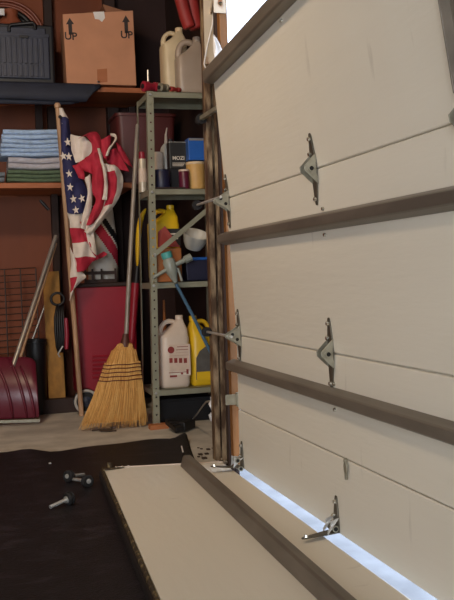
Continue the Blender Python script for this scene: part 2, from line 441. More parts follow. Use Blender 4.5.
# ------------------------------------------------------------------ fallen bottom section
fal = thing('fallen_door_section', 'cream bottom section of the garage door fallen flat onto the black floor mat', 'door panel', (.7, 2.1, 0))
LF, LN = P(102.5, 468.5, Z=.050), P(158, 600, Z=.048)
def fl(t, Y):  # point on the panel's upper face, t from its left edge (0) to hinged edge (1)
    k = (3.46 - Y)/1.4
    L = LF.lerp(LN, (LF.y - Y - .12)/(LF.y - LN.y)); R = Vector((.966 - .012*k, Y, .056))
    return L.lerp(R, t)
fy = [lerp(.84, 3.455, i/10) for i in range(11)]
mb = MB()
rings = []
for Y in fy:
    a, b = fl(0.012, Y), fl(1, Y); d = (b - a).normalized(); n = Vector((-d.z, 0, d.x))
    if n.z < 0: n = -n
    rings.append([a, a + d*.003 + n*.0, b - d*.004, b - n*.004, b - n*.032, a - n*.032])
mb.loft(rings).build('panel', 'door_paint', fal)
def fstrut(t0, prof, name, m, y0, y1, bevel=.002):
    rings = []
    for Y in [y0] + [q for q in fy if y0 < q < y1] + [y1]:
        p = fl(t0, Y); d = (fl(1, Y) - fl(0, Y)).normalized(); n = Vector((-d.z, 0, d.x))
        if n.z < 0: n = -n
        rings.append([p + d*u + n*v for u, v in prof])
    return MB().loft(rings).build(name, m, fal, bevel=bevel)
fs = fstrut(.69, [(-.03, .0005), (-.026, .012), (-.018, .040), (-.012, .046), (.012, .046), (.018, .040), (.026, .012), (.03, .0005)], 'strut', 'strut_steel', .84, 3.42)
for Y in (2.05, 1.2):
    p = fl(.69, Y) + Vector((.04, 0, 0))
    MB().cyl(p, p + Vector((0, 0, .008)), .008, .006, 8).build('bolt', 'bright_bolt', fs)
fstrut(0, [(-.007, -.034), (.004, -.034), (.004, .0015), (-.002, .002), (-.007, -.003)], 'retainer', 'rusty', .84, 3.457, .001)
fstrut(0, [(-.017, -.036), (-.007, -.036), (-.008, -.006), (-.013, -.014)], 'bottom_seal', 'seal', .84, 3.46, .004)
# end stile with a rusty corner bracket
p0, p1 = fl(.0, 3.46), fl(1, 3.46)
mb = MB().hexa([p0 + Vector((0, 0, -.03)), p0 + Vector((0, .006, -.03)), p0 + Vector((0, .006, .003)), p0 + Vector((0, 0, .003))],
               [p1 + Vector((0, 0, -.03)), p1 + Vector((0, .006, -.03)), p1 + Vector((0, .006, .003)), p1 + Vector((0, 0, .003))])
mb.build('end_stile', 'cream_jug', fal)
p = fl(.0, 3.435)
mb = MB().hexa([p + Vector(v) for v in ((-.005, -.03, .002), (.115, -.012, -.006), (.115, .02, -.006), (-.005, .026, .002))],
               [p + Vector(v) for v in ((-.005, -.03, .008), (.115, -.012, -.001), (.115, .02, -.001), (-.005, .026, .008))])
mb.cyl(p + Vector((.03, .012, 0)), p + Vector((.03, .012, .026)), .012, .011, 10)
cb = mb.build('corner_bracket', 'rusty', fal, bevel=.001)
for dx in (.055, .08, .105):
    MB().cyl(p + Vector((dx, .006, -.004)), p + Vector((dx, .006, .007)), .006, .005, 8).build('bolt', 'bright_bolt', cb)

# ------------------------------------------------------------------ track
TY = 3.66
trk = thing('door_track', 'rusty vertical steel roller track beside the garage door edge', 'track', (.97, TY, .02))
a0, a1 = P(201.5, 60, Y=TY), P(212.5, 440, Y=TY)
b0, b1 = P(214, 60, Y=TY), P(223.5, 440, Y=TY)
def tx(z, k):  # left flange k=0 .. right flange k=1
    s_ = (z - a1.z)/(a0.z - a1.z)
    return lerp(lerp(a1.x, a0.x, s_), lerp(b1.x, b0.x, s_), k)
zs = [.03, .6, 1.2, 1.7, 2.25]
def flange(k0, d0, k1, d1, ya, yb):
    return MB().loft([[(tx(z, k0) + d0, ya, z), (tx(z, k1) + d1, ya, z), (tx(z, k1) + d1, yb, z), (tx(z, k0) + d0, yb, z)] for z in zs])
flange(0, 0, 0, .005, TY - .045, TY + .004).build('flange', 'rail_steel', trk)
flange(0, 0, 0, .022, TY - .048, TY - .044).build('lip', 'rail_steel', trk)
flange(1, -.005, 1, 0, TY - .045, TY + .004).build('flange', 'rail_steel', trk)
flange(1, -.02, 1, 0, TY - .048, TY - .044).build('lip', 'rail_steel', trk)
flange(0, 0, 1, 0, TY, TY + .004).build('web', 'rail_steel', trk)
p = P(213.5, 6, Y=3.37); q = P(225.5, 6, Y=3.37)
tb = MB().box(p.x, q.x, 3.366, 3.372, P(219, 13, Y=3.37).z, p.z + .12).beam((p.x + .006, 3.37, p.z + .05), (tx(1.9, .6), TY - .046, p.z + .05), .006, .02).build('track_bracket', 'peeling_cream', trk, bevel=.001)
zt_, zb_ = 2.25, P(207, 64, Y=TY - .05).z
MB().loft([[(tx(z, 0) + .002, TY - .052, z), (tx(z, .74), TY - .052, z), (tx(z, .74), TY - .0485, z), (tx(z, 0) + .002, TY - .0485, z)] for z in (zb_, 1.85, zt_)]).build('pale_daylit_plate', 'peeling_cream', trk)  # added plate: peeling cream paint, its paleness also stands in for daylight
MB().cyl((lerp(p.x, q.x, .55), 3.366, p.z + .01), (lerp(p.x, q.x, .55), 3.358, p.z + .01), .008, .006, 8).build('bolt', 'rusty', tb)
# white lift cord knotted beside the track and the torn white plastic hanging on it
c0, c1 = P(214, 8, Y=3.56), P(204, 64, Y=3.56)
tag(MB().tube([c0, vl(c0, c1, .3) + Vector((.006, 0, 0)), vl(c0, c1, .7), c1, c1 + Vector((.004, -.01, -.02))], .0035, 6).build('lift_cord', 'paper_white', smooth=60),
    'thin white cord hanging slantwise down the upper door track', 'cord')
rows = []
for t in range(9):
    t /= 8
    l = P(lerp(213, 214.5, t), lerp(34, 66, t), Y=3.372); r = P(214 + 9*math.sin(t*PI*.72)**.9, lerp(35, 64, t), Y=3.372)
    rows.append([vl(l, r, j/4) + Vector((0, .006*math.sin(3*j + 5*t), 0)) for j in range(5)])
tag(MB().grid(rows).build('plastic_scrap', 'paper_white', smooth=180, solid=.0012), 'torn white plastic scrap hanging behind the left end of the top strut', 'plastic scrap')

# ------------------------------------------------------------------ black mat
mb = MB()
far = [(-60, 452), (-30, 456), (0, 455), (15, 453), (30, 451.5), (50, 454), (71, 453), (94, 448), (122, 445), (147, 443), (165, 439.5), (175, 442.5), (187, 437)]
farp = [P(x, y, Z=.012) for x, y in far]
rows = []
n = 16
for i in range(n + 1):
    t = (i/n)**1.3
    row = []
    for j, p in enumerate(farp):
        k = j/(len(farp) - 1)
        q = Vector((p.x - .10*t*k - .15*t, lerp(p.y, .6, t), 0))
        if k > .98: q.x = lerp(p.x, .86, min(1, t*4))
        lift = max(0, 1 - i/2.0)
        z = .006 + lift*(.012 + .016*math.sin(j*1.9)**2) + (.03 if (j == len(farp) - 1 and i == 0) else 0) + .0015*math.sin(j*2.1 + i*1.3)
        row.append((q.x, q.y, max(.004, z)))
    rows.append(row)
tag(mb.grid(rows).build('floor_mat', 'mat_felt', smooth=180, solid=.004, sub=1), 'black rubber mat with a wavy curled far edge on the concrete floor', 'mat')

# ------------------------------------------------------------------ loose rollers on the mat
def roller(label, tip, wheel):
    a, b = P(*tip, Z=.018), P(*wheel, Z=.030)
    d = (b - a).normalized()
    t = thing('door_roller', label, 'roller', (a.x, a.y, .008), 'loose door rollers on the mat')
    MB().cyl(a, b, .0068, .0068, 10).build('stem', 'zinc', t, smooth=40)
    MB().lathe([(.008, -.006), (.021, -.006), (.024, -.002), (.024, .003), (.020, .004), (.020, .009), (.024, .010), (.024, .015), (.021, .018), (.009, .018)], b, 20, d).build('wheel', 'black_rubber', t, smooth=40)
    MB().lathe([(.005, .0215), (.009, .0205), (.010, .0175), (.005, .0175)], b, 16, d).build('cap_ring', 'zinc', t, smooth=40)
    MB().lathe([(.012, -.012), (.013, -.006), (.012, -.004)], b, 14, d).build('bearing', 'zinc', t, smooth=40)
roller('loose roller lying nearest the camera on the mat, bright stem pointing left', (50, 507), (68, 499))
roller('farther-right loose roller on the mat, beside the fallen panel corner, wheel at right', (71.5, 479), (86.5, 481))
roller('loose roller lying furthest from the camera on the mat, wheel at left', (84, 474.5), (70, 476))
for px, py in ((50, 464),):
    q = P(px, py, Z=.012)
    tag(MB().lathe([(.004, 0), (.007, .002), (.006, .006), (.002, .008)], q, 8).build('bolt_nut', 'zinc'), 'small pale nut lying alone on the mat behind the rollers', 'nut')
q0, q1 = P(181.5, 446, Z=.03), P(183, 452, Z=.02)
tag(MB().beam(q0, q1, .006, .003).build('paper_chip', 'paper_white'), 'small pale chip stuck on the far right corner of the mat', 'chip')

# ------------------------------------------------------------------ steel shelf unit
SY0, SY1 = 4.71, 5.02
SX0, SX1 = P(153.5, 428, Z=0).x, 1.325
unit = thing('steel_shelf_unit', 'grey green slotted steel shelf unit standing behind the door track', 'shelf unit', ((SX0 + SX1)/2, (SY0 + SY1)/2, 0))
SH = [P(150, y, Y=SY0).z for y in (97.5, 195, 289, 397)]   # underside of each lip
STOP = P(147, 91, Y=SY0).z
def xlean(z): return 0.028*z/1.8            # the unit leans slightly right towards its top
def post(x, y, sx, sy):
    mb = MB(); W = .034; N = 38; H = STOP; hz = H/N
    for ax in ((0, 1) if sy > 0 else (1,)):
        for k in range(N):
            z0, z1 = k*hz, (k + 1)*hz; zc = (z0 + z1)/2
            mk = lambda u, z: (x + sx*u + xlean(z), y, z) if ax == 0 else (x + xlean(z), y + sy*u, z)
            sq = [(0, z0), (W, z0), (W, zc), (W, z1), (0, z1), (0, zc)]
            r = .0052
            ho = [(W/2 + r*math.cos(a), zc + r*1.3*math.sin(a)) for a in (math.radians(q) for q in (225, 315, 0, 45, 135, 180))]
            vo = mb._v([mk(*q) for q in sq]); vi = mb._v([mk(*q) for q in ho])
            for i in range(6): mb._f([vo[i], vo[(i+1) % 6], vi[(i+1) % 6], vi[i]])
    bmesh.ops.remove_doubles(mb.bm, verts=mb.bm.verts, dist=.0002)
    return mb.build('post', 'shelf_paint', unit, solid=.0025)
post(SX0, SY0, 1, 1); post(SX1, SY0, -1, 1); post(SX0, SY1, 1, -1); post(SX1, SY1, -1, -1)
LIP = .034
for z in SH:
    xl = xlean(z); mb = MB(); t = .0025; e = .003
    a, b, c_, d = SX0 + e + xl, SX1 - e + xl, SY0 + e, SY1 - e
    mb.box(a, b, c_, d, z + LIP - t, z + LIP)
    mb.box(a, b, c_, c_ + t, z, z + LIP).box(a, b, d - t, d, z, z + LIP).box(a, a + t, c_, d, z, z + LIP).box(b - t, b, c_, d, z, z + LIP)
    mb.box(a, b, c_, c_ + .012, z, z + t)
    s_ = mb.build('shelf', 'shelf_paint', unit)
    MB().cyl((SX0 + .016 + xl, SY0 - .001, z + LIP*.5), (SX0 + .016 + xl, SY0 - .007, z + LIP*.5), .008, .006, 10).build('bolt', 'zinc', s_)
b0, b1 = P(154, 255, Y=SY0 - .006), P(206, 211, Y=SY0 - .006)
br = MB().beam(b0, b0 + (b1 - b0)*1.15, .003, .026).build('brace', 'shelf_paint', unit)
MB().cyl(b0 + Vector((.004, -.002, 0)), b0 + Vector((.004, -.009, 0)), .009, .007, 10).build('bolt', 'zinc', br)
S = [z + LIP for z in SH]       # shelf tops, highest first
def on(si): return S[si] + .001

# jugs --------------------------------------------------------------------
def jug(name, label, cat, xl, xr, yt, Y, base, mname, depth=.14, cap='label_white', handle_side=-1, group=None, lab=None, slant=.45, mouth=0):
    """moulded jug: rounded body, sloping shoulder with a real through-handle, neck and cap"""
    X0, X1, _, Z1 = ext(xl, xr, yt, yt + 10, Y); H = Z1 - base; W = X1 - X0; cx = (X0 + X1)/2; cy = Y + depth/2
    t = thing(name, label, cat, (cx, cy, base), group)
    hb = H*(1 - slant*.62)
    mb = MB()
    def ring(z, sx, sy, ox=0):
        return [(cx + ox + W/2*sx*(abs(math.cos(a))**.45)*(1 if math.cos(a) >= 0 else -1), cy + depth/2*sy*(abs(math.sin(a))**.45)*(1 if math.sin(a) >= 0 else -1), base + z) for a in (2*PI*k/28 for k in range(28))]
    ns = -handle_side
    mb.loft([ring(0, .90, .86), ring(.008, .97, .95), ring(.03, 1, 1), ring(hb*.5, 1, 1), ring(hb*.96, 1, 1), ring(hb, .97, .96), ring(hb + (H - hb)*.35, .62, .78, ns*W*.16), ring(hb + (H - hb)*.72, .30, .40, ns*W*.24), ring(H*.97, .22, .30, ns*W*.26)])
    mb.build('body', mname, t, smooth=60)
    nx = cx + ns*W*.26
    hx = cx + handle_side*W*.36
    MB().tube([(hx, cy, base + hb*.9), (hx - handle_side*-.008, cy, base + hb + (H - hb)*.35), (hx - handle_side*W*.06, cy, base + H*.91), (cx + handle_side*W*.12, cy, base + H*.965), (nx - ns*W*.08, cy, base + H*.92)],
              [q*(1.35 if slant > .5 else 1) for q in (.02, .015, .015, .015, .016)], 10).build('handle', mname, t, smooth=180, sub=1)
    MB().lathe([(.019, 0), (.022, .002), (.022, .026), (.019, .029), (.002, .029)], (nx, cy, base + H*.955), 18).build('cap', cap, t, smooth=40)
    for (m2, fx0, fx1, fz0, fz1) in (lab or []):
        mb2 = MB().box(cx - W/2 + W*fx0, cx - W/2 + W*fx1, Y - .0015 - .0004*(m2 != lab[0][0]), Y + .006, base + H*fz0, base + H*fz1)
        mb2.build('label', m2, t, bevel=.0008)
    return t
# bottom shelf
jy = SY0 + .03
jug('jug', 'cream white jug with a round red badge on the lowest steel shelf', 'jug', 159.5, 190, 318, jy, on(3), 'cream_jug', .17, 'cream_jug', -1, None,
    [('label_pale', .28, .97, .17, .62), ('label_white', .3, .95, .18, .24)], .42)
tj = bpy.data.objects['jug']
X0, X1, Z0, Z1 = ext(159.5, 190, 318, 387, jy)
for (px, py, r, m2) in ((171, 350, .019, 'label_red'),):
    c = P(px, py, Y=jy - .002); MB().cyl(c, c - Vector((0, .0016, 0)), r, r, 20).build('badge', m2, tj)
mb = MB()
for (xa, xb, ya, yb) in ((177, 188, 346, 347.2), (176, 188, 349, 350.2), (176, 188, 352, 352.8), (169, 188.5, 355, 356), (169, 188, 372, 372.6), (170, 177, 375, 377.5), (181, 183, 372.5, 374.5), (186.5, 188.5, 369, 374)):
    a = P(xa, yb, Y=jy - .002); b = P(xb, ya, Y=jy - .002); mb.box(a.x, b.x, jy - .0032, jy - .001, a.z, b.z)
for i in range(4):
    a = P(169.5 + i*4.8, 363, Y=jy - .002); b = P(172.5 + i*4.8, 358, Y=jy - .002); mb.box(a.x, b.x, jy - .0028, jy - .001, a.z, b.z)
mb.build('printing', 'label_red', tj)
jug('jug', 'yellow jug with a grey arched label on the lowest steel shelf', 'jug', 190.5, 214, 318, jy + .02, on(3), 'yellow_jug', .15, 'yellow_jug', 1, None, None, .40)
ty = [o for o in bpy.data.objects if o.get('label', '').startswith('yellow jug with a grey arched')][0]
pts = [(196.5, 380), (196.5, 358), (200, 351), (205, 347), (213, 344), (213, 380)]
MB().prism([P(x, y, Y=jy + .016) for x, y in pts], (0, .01, 0)).build('label', 'label_grey', ty)
MB().prism([P(x, y, Y=jy + .0145) for x, y in ((197, 380), (197, 372), (213, 371), (213, 380))], (0, .003, 0)).build('label', 'yellow_jug', ty)
# tan funnel-topped bottle behind the cream jug
X0, X1, Z0, Z1 = ext(159, 173, 300, 386, SY1 - .09)
tag(MB().lathe([(.034, 0), (.036, .01), (.036, .20), (.034, .23), (.020, .27), (.010, .31), (.006, max(.32, Z1 - on(3)))], ((X0 + X1)/2, SY1 - .07, on(3)), 20).build('bottle', 'orange_brown', smooth=40),
    'tan bottle with a long pointed nozzle standing behind the cream jug', 'bottle')
# third shelf: yellow jug, orange brown box, bowl, blue tub
jug('jug', 'yellow jug with a black label on the third steel shelf, behind the brown carton', 'jug', 150, 180, 206, jy + .10, on(2), 'yellow_jug', .13, 'yellow_jug', -1, None,
    [('label_black', .35, .98, .48, .70), ('label_white', .55, .9, .62, .64), ('label_white', .5, .9, .56, .58)], .35)
X0, X1, Z0, Z1 = ext(156.5, 182, 248, 284, jy)
t = thing('carton', 'orange brown carton in front of the yellow jug on the third steel shelf', 'carton', ((X0 + X1)/2, jy + .04, on(2)))
MB().rbox(X0, X1, jy, jy + .085, on(2), Z1, .006).build('body', 'orange_brown', t)
mb = MB().prism([P(158, 247, Y=jy - .001), P(158, 232, Y=jy + .02), P(165, 226, Y=jy + .02), P(180, 247, Y=jy - .001)], (0, .003, 0))
mb.build('flap', 'label_red', t)
X0, X1, Z0, Z1 = ext(158, 212, 400, 417, SY0 + .12)
t = thing('dark_filler', 'added black block filling the dark space beneath the lowest steel shelf', 'crate', ((X0 + X1)/2, SY0 + .2, 0))  # black block added to make the space under the shelf dark
MB().hexa([(X0 + .01, SY0 + .13, 0), (X1 - .01, SY0 + .13, 0), (X1 - .01, SY0 + .28, 0), (X0 + .01, SY0 + .28, 0)],
          [(X0, SY0 + .12, .125), (X1, SY0 + .12, .125), (X1, SY0 + .29, .125), (X0, SY0 + .29, .125)]).build('body', 'case_black', t, bevel=.005)
MB().rbox(X0 - .004, X1 + .004, SY0 + .116, SY0 + .294, .124, .138, .008).build('rim', 'case_black', t)
c = P(195, 240, Y=SY0 + .14)
mb = MB()
ax = Vector((.15, -.45, .9)).normalized()
mb.lathe([(.002, 0), (.045, .0), (.062, .03), (.074, .075), (.078, .085), (.078, .09), (.071, .085), (.058, .035), (.04, .006), (.002, .005)], c - ax*.05, 26, ax)
tag(mb.build('bowl', 'bowl_white', smooth=50), 'translucent white plastic bowl tilted above the blue tub on the steel shelf', 'bowl')
X0, X1, Z0, Z1 = ext(186, 213, 260, 284, SY0 + .08)
t = thing('storage_tub', 'dark blue plastic tub under the tilted white bowl on the third shelf', 'tub', ((X0 + X1)/2, SY0 + .17, on(2)))
MB().hexa([(X0 + .008, SY0 + .09, on(2)), (X1 - .008, SY0 + .09, on(2)), (X1 - .008, SY0 + .26, on(2)), (X0 + .008, SY0 + .26, on(2))],
          [(X0, SY0 + .08, Z1), (X1, SY0 + .08, Z1), (X1, SY0 + .27, Z1), (X0, SY0 + .27, Z1)]).build('body', 'navy_plastic', t, bevel=.006)
MB().rbox(X0 - .004, X1 + .004, SY0 + .076, SY0 + .274, Z1 - .001, Z1 + .016, .01).build('lid', 'blue_plastic', t)
# second shelf: cans, tubs, bottles
def can(name, label, cat, xl, xr, yt, Y, base, m_, top=None, lab=None, n=24, group=None):
    X0, X1, _, Z1 = ext(xl, xr, yt, yt + 6, Y); r = (X1 - X0)/2; h = Z1 - base; c = ((X0 + X1)/2, Y + r, base)
    t = thing(name, label, cat, c, group)
    MB().lathe([(r*.96, 0), (r, .004), (r, h*.93), (r*.97, h*.95), (r*.97, h - .003)], c, n).build('body', m_, t, smooth=40)
    if top: MB().lathe([(r*1.02, h*.90), (r*1.03, h*.91), (r*1.03, h*.985), (r*.96, h), (.001, h)], c, n).build('lid', top, t, smooth=40)
    for m2, f0, f1, a0, a1 in (lab or []):
        MB().loft([[(c[0] + (r + .0012)*math.sin(a), c[1] - (r + .0012)*math.cos(a), base + h*f) for a in (math.radians(lerp(a0, a1, k/10)) for k in range(11))] for f in (f0, f1)], False, False).build('label', m2, t, smooth=180)
    return t
b1_ = on(1)
y1 = SY0 + .03
can('tub', 'navy plastic tub at the front of the second steel shelf', 'tub', 154.5, 172, 169, y1, b1_, 'navy_plastic', 'navy_plastic')
can('jar', 'small maroon jar at the front between navy and tan tubs', 'jar', 180, 190.5, 169, y1, b1_, 'maroon_plastic', 'label_pale')
tan = can('tub', 'tan tub with a cream lid under the blue carton', 'tub', 188.5, 207, 161, y1 + .02, b1_, 'tan_tub', 'cream_lid')
X0, X1, Z0, Z1 = ext(188.5, 206, 138, 159, y1 + .03)
zt = P(198, 161, Y=y1 + .04).z + .004
t = thing('carton', 'bright blue carton standing on the tan tub, second steel shelf', 'carton', ((X0 + X1)/2, y1 + .07, zt))
MB().rbox(X0, X1, y1 + .03, y1 + .115, zt, Z1, .004).build('body', 'blue_plastic', t)
MB().box(X0 + .002, X1 - .002, y1 + .028, y1 + .03, Z1 - .014, Z1 - .002).build('label', 'can_metal', t)
# black tin on the dark riser
X0, X1, Z0, Z1 = ext(169, 188, 142, 168, y1 + .09)
rz = P(178, 169, Y=y1 + .09).z
t = thing('riser_box', 'dark box behind the maroon jar, under the black tin', 'box', ((X0 + X1)/2, y1 + .14, b1_))
MB().rbox(X0 - .002, X1 - .004, y1 + .088, y1 + .158, b1_, rz, .004).build('body', 'case_black', t)
t = thing('tin', 'rectangular black tin with pale lettering on the second steel shelf', 'tin', ((X0 + X1)/2, y1 + .14, rz))
MB().rbox(X0, X1, y1 + .09, y1 + .156, rz, Z1, .008).build('body', 'label_black', t)
MB().rbox(X0 + .001, X1 - .001, y1 + .091, y1 + .155, Z1 - .008, Z1 + .003, .006).build('rim', 'can_metal', t)
text('MOZI', 'lettering', 'label_white', t, ((X0 + X1)/2 - .001, y1 + .0892, lerp(rz, Z1, .40)), .028)
mb = MB()
for f in (.11, .16, .21): mb.box(X0 + .018, X1 - .04 + .1*f, y1 + .0885, y1 + .0895, lerp(rz, Z1, f), lerp(rz, Z1, f + .02))
mb.build('printing', 'label_white', t)
MB().cyl((X0 + .02, y1 + .125, Z1), (X0 + .02, y1 + .125, Z1 + .02), .014, .014, 14).build('cap', 'case_black', t)
# glue bottle with long nozzle
c = P(168, 170, Y=SY1 - .10)
zt = P(167, 143, Y=SY1 - .1).z; zn = P(168, 127, Y=SY1 - .1).z
t = thing('glue_bottle', 'pale bottle with a long thin nozzle behind the navy tub', 'bottle', (c.x, SY1 - .075, b1_))
MB().lathe([(.036, 0), (.038, .006), (.038, zt - b1_ - .05), (.03, zt - b1_ - .02), (.014, zt - b1_)], (c.x, SY1 - .075, b1_), 20).build('body', 'bowl_white', t, smooth=50)
MB().tube([(c.x, SY1 - .075, zt - .002), (c.x, SY1 - .075, zt + .05), (c.x + .008, SY1 - .075, zn)], [.011, .007, .003], 8).build('nozzle', 'cream_jug', t, smooth=60)
can('cup', 'cream plastic cup with a cut rim beside the shelf post, behind navy tub', 'cup', 154, 164, 151, y1 + .10, b1_, 'cream_jug', None)
sc = can('spray_can', 'pale spray can with a red cap outside the left shelf post', 'spray can', 138.5, 147, 158, SY0 + .19, b1_, 'spray_can', None, [('label_pale', .3, .7, -70, 70)])
q = sc.location; zt = P(142, 158, Y=SY0 + .19).z
MB().lathe([(.018, 0), (.019, .003), (.017, .04), (.012, .043)], (q.x, q.y, zt - .004), 16).build('cap', 'red_plastic', sc, smooth=40)
X0, X1, Z0, Z1 = ext(155, 185, 187, 190, SY0 + .012)
tag(MB().box(X0, X1, SY0 + .008, SY0 + .028, b1_, b1_ + .008).build('wood_strip', 'dark_stud'), 'thin brown wooden strip along the front edge of the second shelf', 'wood strip')
# top shelf: two jugs and red odds and ends
jug('jug', 'tall yellowed milky jug with a capped neck, behind the grey jug on the top shelf', 'jug', 163, 188, 26, SY0 + .13, on(0), 'milky_jug', .15, 'cream_lid', -1, None, [('label_black', .55, .98, .35, .62)], .38)
jug('jug', 'greyish milky jug with a big side handle at the front of the top shelf', 'jug', 177, 206, 37, SY0 + .02, on(0), 'milky_grey', .11, 'milky_grey', -1, None, None, .55)
def knob(label, x, y, Y, m_, r, L):
    c = P(x, y, Y=Y)
    t = thing('pipe_fitting', label, 'fitting', (c.x, Y, on(0)), 'fittings on the top shelf')
    a = Vector((c.x - L/2, Y - .01, on(0) + r)); b = Vector((c.x + L/2, Y + .03, on(0) + r*1.15))
    d = (b - a).normalized()
    MB().lathe([(r*.6, 0), (r, .004), (r, L*.35), (r*.75, L*.4), (r*.75, L*.75), (r*.95, L*.78), (r*.95, L), (r*.5, L)], a, 14, d).build('body', m_, t, smooth=40)
    MB().lathe([(r*.45, 0), (r*.45, -.004)], a, 12, d).build('bore', 'black_hole', t)
knob('red plastic fitting at the left end of the top steel shelf', 151, 84, SY0 + .03, 'red_plastic', .029, .095)
knob('dark grey metal fitting between the red pieces on the top shelf', 164, 84, SY0 + .03, 'hinge_steel', .025, .06)
knob('low dark red fitting before the jugs on the top shelf', 176, 86, SY0 + .004, 'tarp_red', .014, .07)
c = P(148.5, 78, Y=SY0 + .10)
tag(MB().cyl((c.x, SY0 + .12, on(0)), (c.x + .002, SY0 + .12, P(148.5, 70, Y=SY0 + .12).z), .006, .005, 10).build('upright_bolt', 'zinc'), 'thin shiny bolt standing on end behind the red fitting', 'bolt')

# watering wand leaning against the unit
h0, h1 = P(167, 256, Y=SY0 - .05), P(176, 284, Y=SY0 - .05)
e0 = P(207, 345, Y=SY0 - .035)
e1 = P(232, 405, Y=SY0 - .02)
wd = thing('watering_wand', 'blue tubed watering wand with a clear valve head leaning across the steel shelves', 'watering wand', (e1.x, e1.y, e1.z))
ex = h1 + (e0 - h1)*2.05; ex.z = max(ex.z, .01)
MB().tube([h1, vl(h1, e0, .5) + Vector((.004, 0, 0)), e0, ex], .0095, 10).build('tube', 'blue_tube', wd, smooth=60)
d = (h1 - h0).normalized()
MB().lathe([(.012, -.01), (.026, -.006), (.028, .02), (.034, .03), (.034, .085), (.028, .10), (.018, .125), (.012, .15)], h0, 18, d).build('valve_body', 'wand_clear', wd, smooth=40)
MB().lathe([(.026, -.022), (.030, -.018), (.030, .010), (.026, .014)], h0, 18, d).build('valve_cap', 'teal', wd, smooth=40)
a, b = P(153, 278, Y=SY0 - .05), P(176, 264, Y=SY0 - .055)
MB().tube([a, vl(a, b, .5), b], [.008, .011, .012], 8).build('outlet', 'wand_clear', wd, smooth=60)
a, b = P(175, 265, Y=SY0 - .055), P(191, 257, Y=SY0 - .055)
MB().tube([a, vl(a, b, .3), vl(a, b, .6), vl(a, b, .62), b], [.012, .013, .014, .022, .022], 12).build('inlet', 'wand_clear', wd, smooth=50)
a, b = P(178, 268, Y=SY0 - .062), P(182, 281, Y=SY0 - .062)
MB().tube([a, b], .007, 8).build('trigger', 'wand_clear', wd, smooth=50)

# floor things under the unit
q = P(158, 428.5, Z=0)
tag(MB().hexa(*[[(q.x + dx - .03, q.y + dy, z) for dx, dy in ((-.02, -.045), (.085, -.03), (.075, .03), (-.02, .02))] for z in (0, .026)]).build('wood_block', 'wood_block', bevel=.003),
    'small orange wooden block lying at the foot of the shelf post', 'wood block')
ad = thing('power_adapter', 'black power adapter with ribbed case on the floor below the shelf unit', 'adapter', P(178, 428, Z=0))
a0, a1 = P(169, 421, Z=.05), P(180, 430, Z=.02)
MB().beam(a0, a1, .05, .03).build('body', 'cord_black', ad, bevel=.006)
for k in (.25, .5, .75):
    c = vl(a0, a1, k); MB().beam(c - (a1 - a0).normalized()*.005 + Vector((0, 0, .016)), c + (a1 - a0).normalized()*.005 + Vector((0, 0, .016)), .052, .006).build('rib', 'case_black', ad)
b0, b1 = P(181, 427, Z=.03), P(192, 423, Z=.03)
MB().beam(b0, b1, .045, .05).build('plug', 'cord_black', ad, bevel=.006)
pts = [P(192, 420, Z=.04), P(197, 414, Y=4.3), P(202, 407, Y=4.05), P(206, 402, Y=3.95), P(210, 401, Y=3.86)]
MB().tube(pts, .004, 6).build('cord', 'can_metal', ad, smooth=60)
rows = []
for i in range(8):
    t_ = i/7; row = []
    for j in range(6):
        k = j/5
        p = P(lerp(210, 221.5, k) + 1.5*math.sin(i*2.1), lerp(397, 424 - 4*abs(k - .4), t_), Y=3.77)
        row.append(p + Vector((0, .012*math.sin(i*1.3 + j*2.2), 0)))
    rows.append(row)
tag(MB().grid(rows).build('plastic_bag', 'paper_white', smooth=180, solid=.001), 'crumpled white plastic bag hanging low behind the door track', 'bag')
# leaf and twig scraps on the floor
q = P(104, 431, Z=.002)
mb = MB(); mb.tube([(q.x - .06, q.y + .03, .006), (q.x, q.y, .012), (q.x + .06, q.y - .04, .006)], .005, 6)
mb.tube([(q.x - .01, q.y, .01), (q.x + .05, q.y + .02, .008)], .004, 6).prism([(q.x - .02, q.y - .03, .004), (q.x + .04, q.y - .05, .004), (q.x + .03, q.y - .01, .01), (q.x - .03, q.y + .005, .008)], (0, 0, .003))
tag(mb.build('dead_twig', 'debris', smooth=40), 'dark dead twig lying on the concrete in front of the broom', 'twig')
mb = MB()
for i in range(26):
    q = P(random.uniform(196, 234), random.uniform(447, 466), Z=.0)
    s_ = random.uniform(.003, .011)
    mb.box(q.x - s_, q.x + s_, q.y - s_, q.y + s_*1.4, 0, s_*.7)
stuff(tag(mb.build('floor_grit', 'debris'), 'scattered crumbs and grit on the bright floor by the foot of the track', 'grit'))

# ------------------------------------------------------------------ wooden rack along the back wall
RY0, RY1 = 5.38, BACK - .095
deckz = P(120, 92.5, Y=RY0).z; deckt = P(120, 87.5, Y=RY0).z
s2b, s2t = P(30, 188, Y=RY0).z, P(30, 182.5, Y=RY0).z
rx0, rx1 = -.9, P(147, 90, Y=RY0).x
rack = thing('wooden_rack', 'brown two tier wooden rack along the back wall, with towels and boxes', 'rack', ((rx0 + rx1)/2, RY0, 0))
MB().box(rx0, rx1, RY0, RY1, deckz, deckt).build('shelf', 'shelf_wood', rack, bevel=.003)
MB().box(rx0, P(134, 182, Y=RY0).x, RY0 + .01, RY1, s2b, s2t).build('shelf', 'shelf_wood', rack, bevel=.003)
xa = P(135, 180, Y=RY0 + .3).x
MB().box(xa, xa + .04, RY1 - .045, RY1 - .001, 0, deckz).build('upright', 'dark_stud', rack)
xm = P(58, 240, Y=RY0 + .06).x
MB().box(xm, xm + .04, RY1 - .085, RY1 - .04, 0, s2b).build('upright', 'dark_stud', rack)
MB().box(-.85, -.81, RY0 + .01, RY0 + .05, 0, deckz).build('upright', 'dark_stud', rack)
